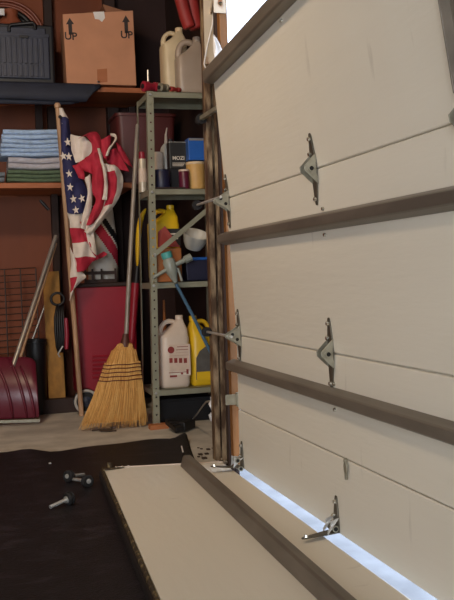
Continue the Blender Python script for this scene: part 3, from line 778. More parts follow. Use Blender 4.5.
MB().box(P(36, 130, Y=RY1 - .06).x, P(43, 130, Y=RY1 - .06).x, RY1 - .06, RY1 - .02, s2t, deckz).build('upright', 'dark_stud', rack)
# grey pad hanging over the deck edge
def pad(name, label, top, bot, Y, zt):
    mb = MB(); rows = []
    n = len(top)
    for t_ in (0, .5, 1):
        rows.append([P(lerp(top[i][0], bot[i][0], t_), lerp(top[i][1], bot[i][1], t_), Y=Y - .012*t_) for i in range(n)])
    back = [Vector((p.x, Y + .30, zt)) for p in rows[0]]
    mid = [Vector((p.x, Y + .012, max(zt, p.z))) for p in rows[0]]
    return tag(mb.grid([back, mid] + rows).build(name, 'grey_pad', smooth=60, solid=.012, bevel=0), label, 'pad')
pad('foam_pad', 'dark grey foam pad hanging over the rack edge under the black case', [(-70, 83), (-20, 84), (20, 84.5), (60, 85.5), (92, 86.5), (101, 87)], [(-70, 97), (-20, 98), (20, 99), (60, 101), (86, 102), (93, 93)], RY0 - .03, deckt + .008)
mb = MB(); rows = []
for t_ in (0, .5, 1):
    rows.append([P(lerp(a[0], b[0], t_), lerp(a[1], b[1], t_), Y=RY0 - .016) for a, b in zip([(-70, 96), (-20, 96), (20, 97), (50, 98), (70, 99), (80, 99)], [(-70, 103), (-20, 103.5), (20, 104), (50, 104.5), (70, 104.5), (79, 103)])])
mb.grid(rows).build('lower_layer', 'grey_pad', bpy.data.objects['foam_pad'], smooth=60, solid=.008)

# black tool case
CYc = RY0 + .04
X0, X1, Z0, Z1 = ext(-6, 55, 23, 83, CYc); Z0 = deckt + .02
t = thing('tool_case', 'black and slate plastic case with a ribbed front at the left of the rack top', 'case', ((X0 + X1)/2, CYc + .09, Z0))
MB().rbox(X0, X1, CYc + .02, CYc + .22, Z0, Z1, .016).build('body', 'case_black', t)
a = P(49.5, 50, Y=CYc).x; zt_, zb_ = P(25, 33, Y=CYc).z, P(25, 78, Y=CYc).z
zm = P(25, 64, Y=CYc).z
MB().rbox(X0 + .012, a, CYc + .003, CYc + .03, zb_, zt_, .008).build('lid_panel', 'case_plastic', t)
nr = 9
for i in range(nr):
    xa_ = lerp(X0 + .02, a - .025, i/nr); xb_ = xa_ + (a - X0 - .045)/nr*.62
    MB().rbox(xa_, xb_, CYc - .004, CYc + .01, zm + .004, zt_ - .03, .003).build('rib', 'case_plastic', t)
    MB().rbox(xa_, xb_, CYc - .004, CYc + .01, zb_ + .01, zm - .004, .003).build('rib', 'case_plastic', t)
MB().box(X0 + .012, a, CYc, CYc + .004, zt_ - .02, zt_).build('band', 'case_plastic', t, bevel=.002)
lx = P(24, 37, Y=CYc)
MB().rbox(lx.x - .026, lx.x + .026, CYc - .01, CYc + .006, lx.z - .008, lx.z + .008, .003).build('latch', 'case_black', t)
h0, h1 = P(9, 27, Y=CYc), P(35, 25, Y=CYc)
mb = MB().tube([h0 + Vector((0, 0, -.028)), h0, h0 + Vector((.012, 0, .014)), h1 + Vector((-.012, 0, .014)), h1, h1 + Vector((0, 0, -.028))], .010, 8)
mb.build('handle', 'case_black', t, smooth=60)
MB().rbox(X0 + .03, X1 - .05, CYc + .006, CYc + .024, P(20, 33, Y=CYc).z, P(20, 27, Y=CYc).z, .006).build('collar', 'case_plastic', t)

# cardboard box
CB = RY0 + .005
t = thing('cardboard_box', 'brown cardboard box printed with two UP arrows on the rack top', 'box', P(101, 84, Y=CB) + Vector((0, .15, 0)))
c00, c10, c11, c01 = P(67, 85.5, Y=CB), P(136.5, 83.5, Y=CB), P(133, 10.5, Y=CB), P(62.5, 14, Y=CB)
c00.z = c10.z = deckt + .016
D = Vector((.02, .36, 0))
mb = MB().hexa([c00, c10, c10 + D, c00 + D], [c01, c11, c11 + D, c01 + D])
mb.build('body', 'cardboard', t, bevel=.003)
f1 = P(70, 14, Y=CB + .05); f2 = P(97, 6, Y=CB + .05)
MB().hexa([c01 + Vector((.02, .06, 0)), c01 + Vector((.20, .06, .001)), c01 + Vector((.20, .30, .003)), c01 + Vector((.02, .30, .003))],
          [c01 + Vector((.02, .06, .004)), c01 + Vector((.21, .05, .045)), c01 + Vector((.21, .29, .047)), c01 + Vector((.02, .30, .007))]).build('flap', 'cardboard_dark', t)
MB().hexa([c11 + Vector((-.15, .10, 0)), c11 + Vector((-.01, .06, .001)), c11 + Vector((-.01, .30, .003)), c11 + Vector((-.15, .30, .003))],
          [c11 + Vector((-.17, .10, .06)), c11 + Vector((-.01, .06, .005)), c11 + Vector((-.01, .30, .007)), c11 + Vector((-.17, .30, .062))]).build('flap', 'cardboard_dark', t)
def onbox(u, v): return c00.lerp(c10, u).lerp(c01.lerp(c11, u), v) + Vector((0, -.0008, 0))
sx = (c10 - c00).length; sz = (c01 - c00).length
for u in (.095, .89):
    c = onbox(u, .82); q = lambda dx, dz: onbox(u + dx/sx, .82 + dz/sz)
    arrow = [q(-.011, -.05), q(.011, -.05), q(.011, .012), q(.024, .012), q(0, .05), q(-.024, .012), q(-.011, .012)]
    MB().prism(arrow, (0, -.0008, 0)).build('arrow_print', 'ink', t)
    text('UP', 'up_lettering', 'ink', t, onbox(u, .675), .062)
def patch(pts, m_, name):
    MB().prism([P(x, y, Y=CB - .0005) for x, y in pts], (0, -.0012, 0)).build(name, m_, t)
patch([(93, 12), (104, 11.5), (105, 18), (102, 22), (99, 19.5), (95, 19)], 'tape', 'tape')
patch([(97, 69.5), (107, 68.5), (107.5, 82), (97.5, 83)], 'tape_brown', 'tape')
patch([(97, 80.5), (100, 81.5), (99.5, 83), (97.5, 82.8)], 'tape', 'tape')

# hose coil and pot behind the case
c = P(6, 40, Y=BACK - .04)
mb = MB()
coil = thing('hose_coil', 'reddish brown hose coil hung on the back wall above the black case', 'hose', (c.x, c.y, c.z))
for i, (R, dy, m_) in enumerate(((.232, 0, 'hose_red'), (.212, -.012, 'hose_red'), (.246, -.02, 'hose_red'), (.185, -.02, 'cord_black'), (.165, -.01, 'cord_black'))):
    MB().tube([(c.x + R*math.cos(a), c.y + dy - .01, c.z + R*math.sin(a)) for a in (2*PI*k/48 for k in range(48))], .011 if i < 3 else .018, 8, True).build('loop', m_, coil, smooth=180)
c = P(11, 34, Y=CYc + .335)
t = thing('clay_pot', 'round terracotta pot with a white tag behind the black case', 'pot', (c.x, c.y, deckt + .004))
zt_ = P(11, 9, Y=CYc + .30).z; h = zt_ - deckt - .004
MB().lathe([(.05, 0), (.07, .02), (.085, h*.5), (.07, h*.86), (.045, h*.93), (.05, h), (.04, h), (.035, h*.92)], (c.x, c.y, deckt + .004), 24).build('body', 'terracotta', t, smooth=60)
q = P(2, 12, Y=CYc + .22)
MB().box(q.x - .014, q.x + .014, CYc + .215, CYc + .225, q.z - .02, q.z + .02).build('tag', 'paper_white', t)

# red folded tarp hanging at the top
for i, (pts, m_) in enumerate((([(170, -30), (176, 0), (186, 28)], 'tarp_red'),)):
    t = thing('folded_tarp', 'dull red folded tarp hanging down above the milky jugs', 'tarp', P(186, 0, Y=4.86))
    for k, (a, b, r) in enumerate((((171, -25), (189, 26), .030), ((184, -25), (196, 27), .034), ((190, -25), (200, 23), .022))):
        A, B = P(*a, Y=4.66 + .03*k), P(*b, Y=4.66 + .03*k)
        MB().tube([A, vl(A, B, .4) + Vector((.01, 0, 0)), vl(A, B, .8), B, B + Vector((.003, 0, -.01))], [r*1.2, r*1.2, r*1.2, r*1.2, r*1.1], 10).build('fold', 'tarp_red', t, smooth=180)

# towels on the second tier
def towel(label, xl, xr, y0, y1_, Y, m_, seed, folds=2, depth=.28, group='folded towels on the rack'):
    """folded towel: a stack of fold layers whose rounded spine faces the room"""
    rnd = random.Random(seed)
    A0, B0 = P(xl, y1_, Y=Y), P(xr, y1_, Y=Y); A1 = P(xl, y0, Y=Y)
    h = (A1.z - A0.z)
    t = thing('folded_towel', label, 'towel', ((A0.x + B0.x)/2, Y + depth/2, A0.z), group)
    for f in range(folds):
        z0 = A0.z + h*f/folds; hh = h/folds
        rings = []
        o1, o2 = rnd.uniform(-.008, .008), rnd.uniform(-.012, .004)
        for i in range(13):
            u = i/12; x = lerp(A0.x + o1, B0.x + o1*.5, u); w = .010*math.sin(u*5 + seed) + .003*math.sin(u*13 + f*2 + seed)
            zz = z0 + (B0.z - A0.z)*u + .0025*math.sin(u*7 + 1)
            yf = Y + o2 + w
            ring = []
            for k in range(9):
                a = -PI/2 + PI*k/8
                ring.append((x, yf + hh*.5*(1 - math.cos(a)), zz + hh*.5 + hh*.475*math.sin(a)))
            ring += [(x, Y + depth, zz + hh*.97), (x, Y + depth, zz + hh*.03)]
            rings.append(ring)
        MB().loft(rings).build('fold', m_, t, smooth=70)
TW = RY0 + .015
towel('green folded towel lowest in the stack on the rack', 8, 62, 170, 182, TW, 'towel_green', 3, 3)
towel('whitish grey folded towel between the green and blue towels', 8, 62, 157, 169, TW + .005, 'towel_white', 5, 2)
towel('pale blue towel under the top two blue ones, over the white towel', 2, 61, 148, 156, TW, 'towel_blue', 8, 2)
towel('pale blue towel second from the top of the stack', 1, 61, 139, 148, TW - .004, 'towel_blue', 11, 2)
towel('pale blue towel topmost of the stack', 3, 60, 129, 139, TW + .004, 'towel_blue', 14, 2)
a = P(-20, 182, Y=TW + .03); 
towel('grey blue towel at the frame edge, left of the green towel', -30, 5, 172, 182, TW + .02, 'towel_grey', 21, 2)

# dark red bin on the second tier, right end
X0, X1, Z0, Z1 = ext(117, 146, 113, 181, RY0 + .1); Z0 = s2t + .001
t = thing('storage_bin', 'dull dark red plastic bin on the rack behind the steel shelves', 'bin', ((X0 + X1)/2, RY0 + .2, Z0))
def bring(x0, x1, y0, y1_, z, r=.04):
    out = []
    for cx, cy, a0 in ((x1-r, y1_-r, 0), (x0+r, y1_-r, 90), (x0+r, y0+r, 180), (x1-r, y0+r, 270)):
        for k in range(5):
            a = math.radians(a0 + 22.5*k); out.append((cx + r*math.cos(a), cy + r*math.sin(a), z))
    return out
bx1 = X1 + .20
MB().loft([bring(X0 + .02, bx1 - .02, RY0 + .12, RY0 + .40, Z0), bring(X0 + .002, bx1, RY0 + .10, RY0 + .42, Z1 - .02), bring(X0 - .006, bx1 + .01, RY0 + .092, RY0 + .428, Z1 - .018), bring(X0 - .006, bx1 + .01, RY0 + .092, RY0 + .428, Z1), bring(X0 + .006, bx1 - .006, RY0 + .108, RY0 + .412, Z1), bring(X0 + .026, bx1 - .026, RY0 + .128, RY0 + .392, Z0 + .01)]).build('body', 'bin_red', t, smooth=40)

# ------------------------------------------------------------------ flag
FP0, FP1 = P(57.5, 106, Y=5.27), P(81.5, 413, Y=5.34); FP1.z = 0.002
flag = thing('flag', 'stars and stripes flag bunched on a pale wooden pole leaning on the rack', 'flag', FP1)
pd = (FP0 - FP1)
MB().tube([FP1, vl(FP1, FP0, .3), vl(FP1, FP0, .7), FP0], [.0155, .0155, .0145, .014], 12).build('pole', 'pole_wood', flag, smooth=60)
MB().lathe([(.016, 0), (.019, .004), (.019, .02), (.012, .03), (.002, .032)], FP0 - pd.normalized()*.012, 14, pd).build('finial', 'pole_wood', flag, smooth=60)
def poleY(y): return lerp(5.27, 5.34, (y - 106)/307.)
import itertools
from mathutils import noise
CSEED = itertools.count(1)
def cloth(rows, mfun, name='cloth', off=-.03, sub=2, amp=.012, seed=0):
    """rows of (px, py, depth) points; the cloth hangs near the pole's distance"""
    K = 4
    def cr(p, t):       # Catmull-Rom through the list p at parameter t
        i = min(int(t), len(p) - 2); f_ = t - i
        a, b, c_, d_ = p[max(i-1, 0)], p[i], p[i+1], p[min(i+2, len(p)-1)]
        return tuple(.5*(2*b[k] + (c_[k]-a[k])*f_ + (2*a[k]-5*b[k]+4*c_[k]-d_[k])*f_*f_ + (3*b[k]-a[k]-3*c_[k]+d_[k])*f_**3) for k in range(3))
    R_, Q_ = len(rows), len(rows[0])
    wide = [[cr(r_, j/K) for j in range((Q_-1)*K + 1)] for r_ in rows]
    full = [[cr([w_[j] for w_ in wide], i/K) for j in range((Q_-1)*K + 1)] for i in range((R_-1)*K + 1)]
    sd = next(CSEED)*3.7
    out = []
    for row in full:
        o_ = []
        for x, y, d in row:
            n1 = noise.noise((x*.16 + sd, y*.045, sd)); n2 = noise.noise((x*.42 + sd, y*.16 + .3*x*.2, sd + 9))
            o_.append(P(x + .8*n2, y + .7*n1, Y=poleY(y) + off + d + .024*n1 + .010*n2))
        out.append(o_)
    return MB().grid(out, lambda i, j: mfun(i//K, j//K)).build(name, None, flag, smooth=180, solid=.0022, sub=1)
# canton strip, folded beside the pole
can_rows = [
 [(59, 108, .0), (61, 108, -.010), (63.5, 110, -.004), (65, 113, .004)],
 [(60, 117, .0), (62.5, 117, -.018), (65.5, 117, -.012), (68, 119, .006)],
 [(60.5, 128, .0), (63, 128, -.020), (67, 128, -.020), (70, 129, .012)],
 [(61, 142, .0), (64.5, 142, -.026), (69, 142, -.026), (72.5, 142, .012)],
 [(61.5, 157, .0), (65, 157, -.030), (70.5, 157, -.030), (75, 158, .010)],
 [(63, 172, .0), (67, 172, -.032), (73.5, 172, -.034), (79, 173, .012)],
 [(64.5, 187, .0), (69, 187, -.034), (77, 187, -.034), (86, 186, .010)],
 [(66, 201, .0), (71, 201, -.034), (80, 201, -.034), (90, 199, .006)],
 [(67, 213, .0), (72, 214, -.034), (80, 214, -.030), (86, 212, .006)],
]
canton = cloth(can_rows, lambda i, j: 'flag_white' if (i == 0) else 'flag_blue', 'canton')
# hoist strip: white heading along the pole
cloth([[(59.5, 108, -.020), (61.5, 108, -.034), (63.5, 109, -.016)], [(60.5, 116, -.018), (63.5, 116, -.036), (66, 118, -.014)], [(61, 124, -.018), (62, 124, -.034), (63, 125, -.014)]],
      lambda i, j: 'flag_white', 'heading', -.0)
# lower stripes hanging to the ragged corner
low_rows = [
 [(67, 212, .0), (71, 212, -.03), (76, 212, -.03), (82, 211, .0)],
 [(69, 220, .0), (73, 220, -.03), (78, 220, -.03), (83, 219, .0)],
 [(70, 228, .0), (74, 228, -.03), (80, 228, -.03), (85, 227, .0)],
 [(71, 236, .0), (76, 236, -.03), (82, 236, -.03), (88, 235, .0)],
 [(72, 243, .0), (77, 243, -.03), (84, 242, -.03), (91, 241, .0)],
 [(73, 250, .0), (79, 250, -.03), (86, 249, -.03), (94, 250, .0)],
 [(73.5, 257, .0), (79, 258, -.03), (87, 256, -.03), (96, 258, .0)],
 [(74, 265, .0), (79, 266, -.03), (85, 264, -.03), (91, 263, .0)],
 [(74, 272, .0), (78, 272, -.03), (83, 271, -.03), (86, 270, .0)],
]
def lowm(i, j): return ('flag_white', 'flag_white', 'flag_red', 'flag_red', 'flag_white', 'flag_white', 'flag_red', 'flag_red')[i]
cloth(low_rows, lowm, 'stripes')
tail = [
 [(70, 246, -.012), (74, 256, -.03), (78, 266, -.01)],
 [(70.5, 262, -.012), (75.5, 268, -.034), (82, 272, -.01)],
 [(70.5, 278, -.012), (77, 277, -.034), (86, 277, -.01)],
 [(70.5, 288, -.012), (75, 284, -.034), (81, 282, -.01)],
 [(70, 293, -.012), (73, 290, -.03), (76, 287, -.01)],
 [(69.5, 302, -.012), (71, 297, -.026), (73, 292, -.01)],
]
cloth(tail, lambda i, j: 'flag_red' if (i == 3 and j == 0) or (i == 2 and j == 0) else 'flag_white', 'stripes', -.012)
# the bunched fly: broad folds of red and white draped to the right
def band(pts_l, pts_r, m_, d0=-.06, amp=.03, cols=5, off=-.03, split=None):
    rows = []
    n = len(pts_l)
    for i in range(n):
        row = []
        for j in range(cols):
            k = j/(cols - 1)
            row.append((lerp(pts_l[i][0], pts_r[i][0], k), lerp(pts_l[i][1], pts_r[i][1], k), d0 - amp*math.sin(PI*k)))
        rows.append(row)
    fn = (lambda i, j: m_) if not split else split
    cloth(rows, fn, 'stripes', off)
# pale bunch behind
band([(70, 134), (71, 146), (73, 156), (76, 163)], [(84, 137), (91, 143), (94, 150), (92, 160)], 'flag_white', -.02, .014)
# big red fold on top sweeping down
band([(78, 139), (86, 136), (92, 146), (90, 155), (77, 164), (86, 172)], [(88, 133), (97, 132), (102, 142), (104, 156), (104, 168), (103, 178)], 'flag_red', -.05, .035)
band([(84, 158), (91, 168), (92, 180), (92, 192), (96, 200), (90, 214), (86, 226)], [(100, 150), (104, 166), (104, 180), (105, 192), (104, 202), (100, 214), (93, 224)], 'flag_red', -.085, .03)
# seam between: white piping fold
band([(97, 148), (100, 160), (103, 172), (104, 186), (102, 200)], [(99.5, 148), (103, 160), (106.5, 172), (108, 186), (107, 200)], 'flag_white', -.11, .01, 3)
# right upper loop with white hem
band([(98, 141), (98, 150), (103, 158)], [(112, 134), (110, 146), (108, 160)], 'flag_red', -.05, .03)
band([(110, 133.5), (115, 134), (117, 139), (113, 145), (110, 150), (108, 156)], [(110.5, 136), (114, 137), (114.5, 140), (110.5, 145), (107.5, 150), (105.5, 156)], 'flag_white', -.09, .008, 3)
band([(104, 152), (106, 160), (112, 168)], [(116, 148), (124, 162), (130, 172)], 'flag_red', .0, .02)
band([(116, 142), (118, 152), (122, 160)], [(121, 146), (127, 156), (133, 168)], 'flag_red', .02, .015)
# right wide white fold with red centre
def sp(i, j): return 'flag_red' if (1 <= i <= 3 and 1 <= j <= 3) else 'flag_white'
rows_l = [(102, 163), (104, 172), (105, 184), (104, 196), (101, 208), (95, 218), (88, 226), (84, 232)]
rows_r = [(114, 165), (120, 170), (123, 178), (122, 190), (117, 202), (108, 214), (99, 226), (91, 236)]
band(rows_l, rows_r, None, -.055, .035, 7, -.03, sp)
# white narrow fold between canton and red
band([(84, 178), (88, 190), (86, 204), (82, 216), (80, 228)], [(90, 174), (92, 190), (92, 206), (88, 220), (85, 230)], 'flag_white', -.065, .015, 4)
band([(88, 219), (86, 230), (88, 242), (92, 252)], [(92, 217), (93, 228), (95, 242), (97, 256)], 'flag_white', -.05, .012, 4)
band([(80, 222), (84, 234), (89, 246), (95, 256)], [(85, 220), (88, 234), (93, 246), (98, 258)], 'flag_red', -.045, .01, 3)
band([(72, 166), (76, 172), (78, 178)], [(79, 164), (84, 172), (85, 180)], 'flag_red', -.055, .01, 3)
band([(90, 260), (93, 262)], [(104, 251), (108, 254)], 'flag_red', .03, .01, 4)
# embroidered stars
def star(px, py, r, Y, rot=0):
    c = P(px, py, Y=Y)
    pts = []
    for k in range(10):
        a = PI/2 + rot + k*PI/5; q = r if k % 2 == 0 else r*.40
        pts.append((c.x + q*.8*math.cos(a), Y, c.z + q*math.sin(a)))
    MB().prism(pts, (0, .022, 0)).build('star', 'flag_white', canton)
for px, py, rot in ((67.8, 142, .1), (63.4, 156, .2), (69, 156.5, 0), (69.3, 173.5, .1), (70.2, 187, -.1), (73.5, 199, .1), (82, 198.5, .3), (76, 210, .1)):
    star(px, py, .026, poleY(py) - .03 - .046, rot)
# grommet and halyard clip
c = P(60, 117, Y=poleY(117) - .055)
MB().lathe([(.008, 0), (.011, .003), (.008, .006), (.005, .003)], c, 12, (0, -1, 0)).build('grommet', 'cord_black', flag)

# ------------------------------------------------------------------ broom
NK = P(125.5, 341, Y=4.80); BT = P(137.5, 124, Y=4.92)
br = thing('broom', 'straw corn broom standing upright with a long grey wooden handle', 'broom', P(114, 428, Y=4.80))
MB().tube([NK - Vector((0, 0, .03)), vl(NK, BT, .3), vl(NK, BT, .7), BT - (BT - NK).normalized()*.01, BT], [.0125, .0125, .012, .0115, .007], 12).build('handle', 'broom_handle', br, smooth=60)
MB().lathe([(.026, -.012), (.027, 0), (.024, .02), (.019, .04), (.016, .062)], P(125, 345, Y=4.80), 18, BT - NK).build('ferrule', 'ferrule', br, smooth=40)
prof = [(343, 118.5, 131), (350, 111.5, 135.5), (357, 107, 139), (364, 104, 140.3), (372, 101.5, 141), (380, 99, 141.8), (392, 95, 143), (404, 90.5, 144.5), (416, 85, 146), (426, 80.5, 147)]
def bsec(y):
    for (ya, l0, r0), (yb, l1, r1) in zip(prof, prof[1:]):
        if y <= yb: k = (y - ya)/(yb - ya); return lerp(l0, l1, k), lerp(r0, r1, k)
    return prof[-1][1:]
def bpt(y, u, v, grow=1.0):
    l, r = bsec(y); c = P((l + r)/2, y, Y=4.80); hw = (P(r, y, Y=4.80).x - P(l, y, Y=4.80).x)/2
    dpt = lerp(.022, .05, min(1, (y - 343)/40)) if y < 385 else lerp(.05, .040, (y - 385)/41)
    return Vector((c.x + hw*grow*u, 4.80 + dpt*grow*v, c.z))
rings = [[bpt(y, math.cos(a), math.sin(a), .93) for a in (2*PI*k/30 for k in range(30))] for y in (343, 350, 357, 364, 372, 380, 392, 404, 416, 421)]
MB().loft(rings).build('bristle_core', 'straw_dark', br, smooth=60)
rnd = random.Random(3)
mb = MB().use('straw')
mb.use('straw_dark'); mb.use('straw')
zf = .004
for i in range(620):
    a = rnd.uniform(0, 2*PI); rad = rnd.uniform(.93, 1.02); u, v = math.cos(a)*rad, math.sin(a)*rad
    mb.use('straw' if rnd.random() < .72 else 'straw_dark')
    y0_ = rnd.choice((344, 350, 362, 380, 388)); jit = rnd.uniform(-.03, .03); yend = rnd.uniform(417, 428)
    pts = []
    for y in (y0_, lerp(y0_, yend, .35), lerp(y0_, yend, .7), yend):
        k = max(0, (y - 385)/42)
        p = bpt(min(y, 426), u + jit*k*2, v + rnd.uniform(-.1, .1)*k*2); 
        if y > 426: p.z -= .008
        p.z = max(p.z, zf); pts.append(p)
    mb.tube(pts, [.0016, .0017, .0016, .0008], 4)
stuff(mb.build('bristles', None, br, smooth=60))
for y in (364, 367.5, 371.5, 375.5, 379.5):
    MB().tube([bpt(y, math.cos(a), math.sin(a), 1.035) + Vector((0, 0, .0015*math.sin(6*a))) for a in (2*PI*k/40 for k in range(40))], .0028, 6, True).build('stitching', 'stitch', br, smooth=180)

# ------------------------------------------------------------------ snow shovel
SYp = 5.18
sh = thing('snow_shovel', 'maroon ribbed plastic snow shovel leaning with a pale metal edge', 'shovel', P(20, 424, Y=SYp))
top = [(-52, 362), (-40, 358.5), (-20, 357), (0, 356.5), (15, 356.5), (26, 356.5), (32, 358), (35.5, 361.5)]
bot = [(-52, 421), (-40, 420.8), (-20, 420.5), (0, 420), (15, 419), (26, 418.5), (34, 418), (39.5, 417.5)]
rows = []
NR = 10
for i in range(NR + 1):
    v = i/NR; row = []
    for j in range(len(top)*3 - 2):
        a = j/3; k = int(a); f_ = a - k; k2 = min(k + 1, len(top) - 1)
        px = lerp(lerp(top[k][0], top[k2][0], f_), lerp(bot[k][0], bot[k2][0], f_), v); py = lerp(lerp(top[k][1], top[k2][1], f_), lerp(bot[k][1], bot[k2][1], f_), v)
        y = SYp + .10*(1 - v) - .05*math.sin(PI*v) - .025*abs((px + 8)/48)**3
        row.append(P(px, py, Y=y))
    rows.append(row)
MB().grid(rows).build('blade', 'shovel_plastic', sh, smooth=180, solid=.005, sub=1)
for k0, k1, k2 in (((8, 358), (20, 376), (27, 417)), ((-6, 362), (8, 380), (13, 418)), ((20, 366), (31, 388), (35, 417)), ((-18, 364), (-6, 384), (-2, 419))):
    pts = []
    for q in range(9):
        t_ = q/8; x = (1-t_)**2*k0[0] + 2*t_*(1-t_)*k1[0] + t_*t_*k2[0]; y = (1-t_)**2*k0[1] + 2*t_*(1-t_)*k1[1] + t_*t_*k2[1]
        v = (y - 357)/62; yy = SYp + .10*(1 - v) - .05*math.sin(PI*v) - .012 - .025*abs((x + 8)/48)**3
        pts.append(P(x, y, Y=yy))
    MB().tube(pts, [.004] + [.0085]*7 + [.004], 8).build('rib', 'shovel_plastic', sh, smooth=180)
a, b = P(-52, 423.5, Y=SYp - .01), P(40, 420.5, Y=SYp - .03)
a.z = max(a.z, .014); b.z = max(b.z, .014)
MB().beam(a, b, .008, .018).build('metal_edge', 'hinge_steel', sh, bevel=.001)
a, b = P(16, 357, Y=SYp + .085), P(56, 236, Y=SYp + .42)
MB().tube([vl(a, b, -.08), a, vl(a, b, .5), b], .0135, 10).build('handle', 'aluminium', sh, smooth=60)
a2, b2 = P(20.5, 357, Y=SYp + .10), P(57, 240, Y=SYp + .43)
MB().tube([vl(a2, b2, -.05), a2, vl(a2, b2, .5), vl(a2, b2, .97)], .009, 8).build('brace_tube', 'pole_wood', sh, smooth=60)
a, b = P(30, 346, Y=5.70), P(44, 308, Y=5.70)
a_ = a + (a - b)*2.4
tag(MB().tube([a_, a, b, b + (b - a)*.1], .007, 8).build('thin_rod', 'aluminium', smooth=60), 'thin pale rod leaning behind the shovel beside the yellow board', 'rod')

# ------------------------------------------------------------------ red wheeled cabinet
RMY = 5.44
X0, X1, Z0, Z1 = ext(77.5, 137, 286, 394, RMY)
rm = thing('red_machine', 'red enamelled machine housing on white rimmed wheels behind the broom', 'machine', ((X0 + X1)/2, RMY + .15, 0))
MB().rbox(X0, X1, RMY, RMY + .34, Z0, Z1, .014, 3).build('housing', 'red_enamel', rm)
zt_ = Z1
MB().rbox(X0 - .004, X1 + .004, RMY - .006, RMY + .346, zt_ - .006, zt_ + .022, .012).build('top_tray', 'dark_stud', rm)
for i in range(6):
    y = 357.5 + i*4.2
    a = P(92, y, Y=RMY); b = P(109, y, Y=RMY)
    MB().hexa([(a.x, RMY + .002, a.z), (b.x, RMY + .002, a.z), (b.x, RMY + .002, a.z + .012), (a.x, RMY + .002, a.z + .012)],
              [(a.x, RMY - .010, a.z), (b.x, RMY - .010, a.z), (b.x, RMY - .001, a.z + .012), (a.x, RMY - .001, a.z + .012)]).build('louvre', 'red_enamel', rm)
MB().box(X0 + .02, X1 - .02, RMY + .02, RMY + .32, .05, Z0 + .01).build('base', 'case_black', rm)
for wx, wy in ((84, RMY - .035), (130, RMY - .02)):
    c = P(wx + 2, 397, Y=wy); R = .078; c.z = R + .001
    wh = MB().lathe([(R*.80, -.018), (R*.95, -.017), (R, -.01), (R, .010), (R*.95, .017), (R*.80, .018)], c, 30, (0, 1, 0), True).build('wheel', 'tyre', rm, smooth=40)
    MB().tube([(c.x + R*.86*math.cos(a), c.y - .018, c.z + R*.86*math.sin(a)) for a in (2*PI*k/36 for k in range(36))], .0085, 8, True).build('rim', 'wheel_rim', wh, smooth=180)
    MB().lathe([(.03, -.016), (.032, -.022), (.012, -.03), (.010, -.034), (.001, -.034)], c, 18, (0, 1, 0)).build('hub', 'case_plastic', wh, smooth=40)
    MB().cyl(c, (c.x, RMY + .3, c.z), .008, .008, 8).build('axle', 'hinge_steel', rm)
# seed bag and basket standing on it
bz = Z1 + .023
def sack(name, label, xl, xr, yt, Y, base, m_, d=.12, bands=()):
    X0, X1, _, Zt = ext(xl, xr, yt, yt + 10, Y); cx, W = (X0 + X1)/2, (X1 - X0)/2; H = Zt - base
    t = thing(name, label, 'bag', (cx, Y + d/2, base))
    mb = MB(); rings = []
    for i in range(41):
        v = i/40; e = (1 - .25*v**4); dd = d/2*(1 - .85*v**2.4)*(.85 if i == 0 else 1)
        rings.append([(cx + W*e*math.cos(a)*(1 + .03*math.sin(5*a + 7*v)), Y + d/2 + dd*math.sin(a) + .01*math.sin(8*v), base + H*v + .006*math.sin(3*a)*v) for a in (2*PI*k/72 for k in range(72))])
    mb.loft(rings)
    mb.mats = [m_] + [b[0] for b in bands]
    mb.bm.faces.ensure_lookup_table()
    for f in mb.bm.faces:
        c = f.calc_center_median(); v = (c.z - base)/H; u = (c.x - cx)/W
        for bi, (bm_, v0, v1, sl) in enumerate(bands):
            if v0 < v + sl*u < v1: f.material_index = bi + 1
    mb.build('body', None, t, smooth=180)
    return t
sack('feed_bag', 'whitish paper sack with red and black bands on the red machine, behind the flag', 88, 118, 205, RMY + .05, bz, 'bag_white', .16, (('flag_red', .5, .72, .3), ('case_black', .76, .9, .3)))
X0, X1, Z0, Z1 = ext(84, 116, 264, 283, RMY + .01)
t = thing('wire_basket', 'small wooden crate of pale shavings on the red machine, under the flag', 'crate', ((X0 + X1)/2, RMY + .04, bz))
for z0, z1 in ((bz, bz + .02), (bz + .05, bz + .07)):
    MB().box(X0, X1, RMY - .002, RMY + .006, z0, z1).build('slat', 'dark_stud', t)
for x in (X0, X0 + .045, X0 + .10, X1 - .012):
    MB().box(x, x + .012, RMY - .006, RMY - .001, bz, bz + .085).build('upright', 'dark_stud', t)

# ------------------------------------------------------------------ yellow tool between broom and shelves
t = thing('long_handled_tool', 'yellow and red long handled tool standing between the broom and steel shelves', 'tool', P(133, 400, Y=5.06))
TYY = 5.06
pl = [P(x, y, Y=TYY) for x, y in ((146, 207), (139, 212), (135.5, 222), (134, 240), (134.5, 256), (136, 268))]
pr_ = [P(x, y, Y=TYY) for x, y in ((147, 209), (145.5, 216), (143.5, 226), (142, 240), (140.5, 256), (138.5, 269))]
mb = MB(); mb.loft([[a, vl(a, b, .5) + Vector((0, -.03, 0)), b, vl(a, b, .5) + Vector((0, .03, 0))] for a, b in zip(pl, pr_)])
mb.build('guard', 'yellow_jug', t, smooth=180, sub=2)
MB().tube([P(137.5, 266, Y=TYY), P(136, 284, Y=TYY)], [.014, .02], 10).build('grip', 'case_black', t, smooth=60)
a, b = P(135.5, 283, Y=TYY), P(131, 348, Y=TYY); fb = b + (b - a)*1.2; fb.z = .002
MB().tube([a, b, fb], [.024, .020, .016], 12).build('shaft', 'red_enamel', t, smooth=60)

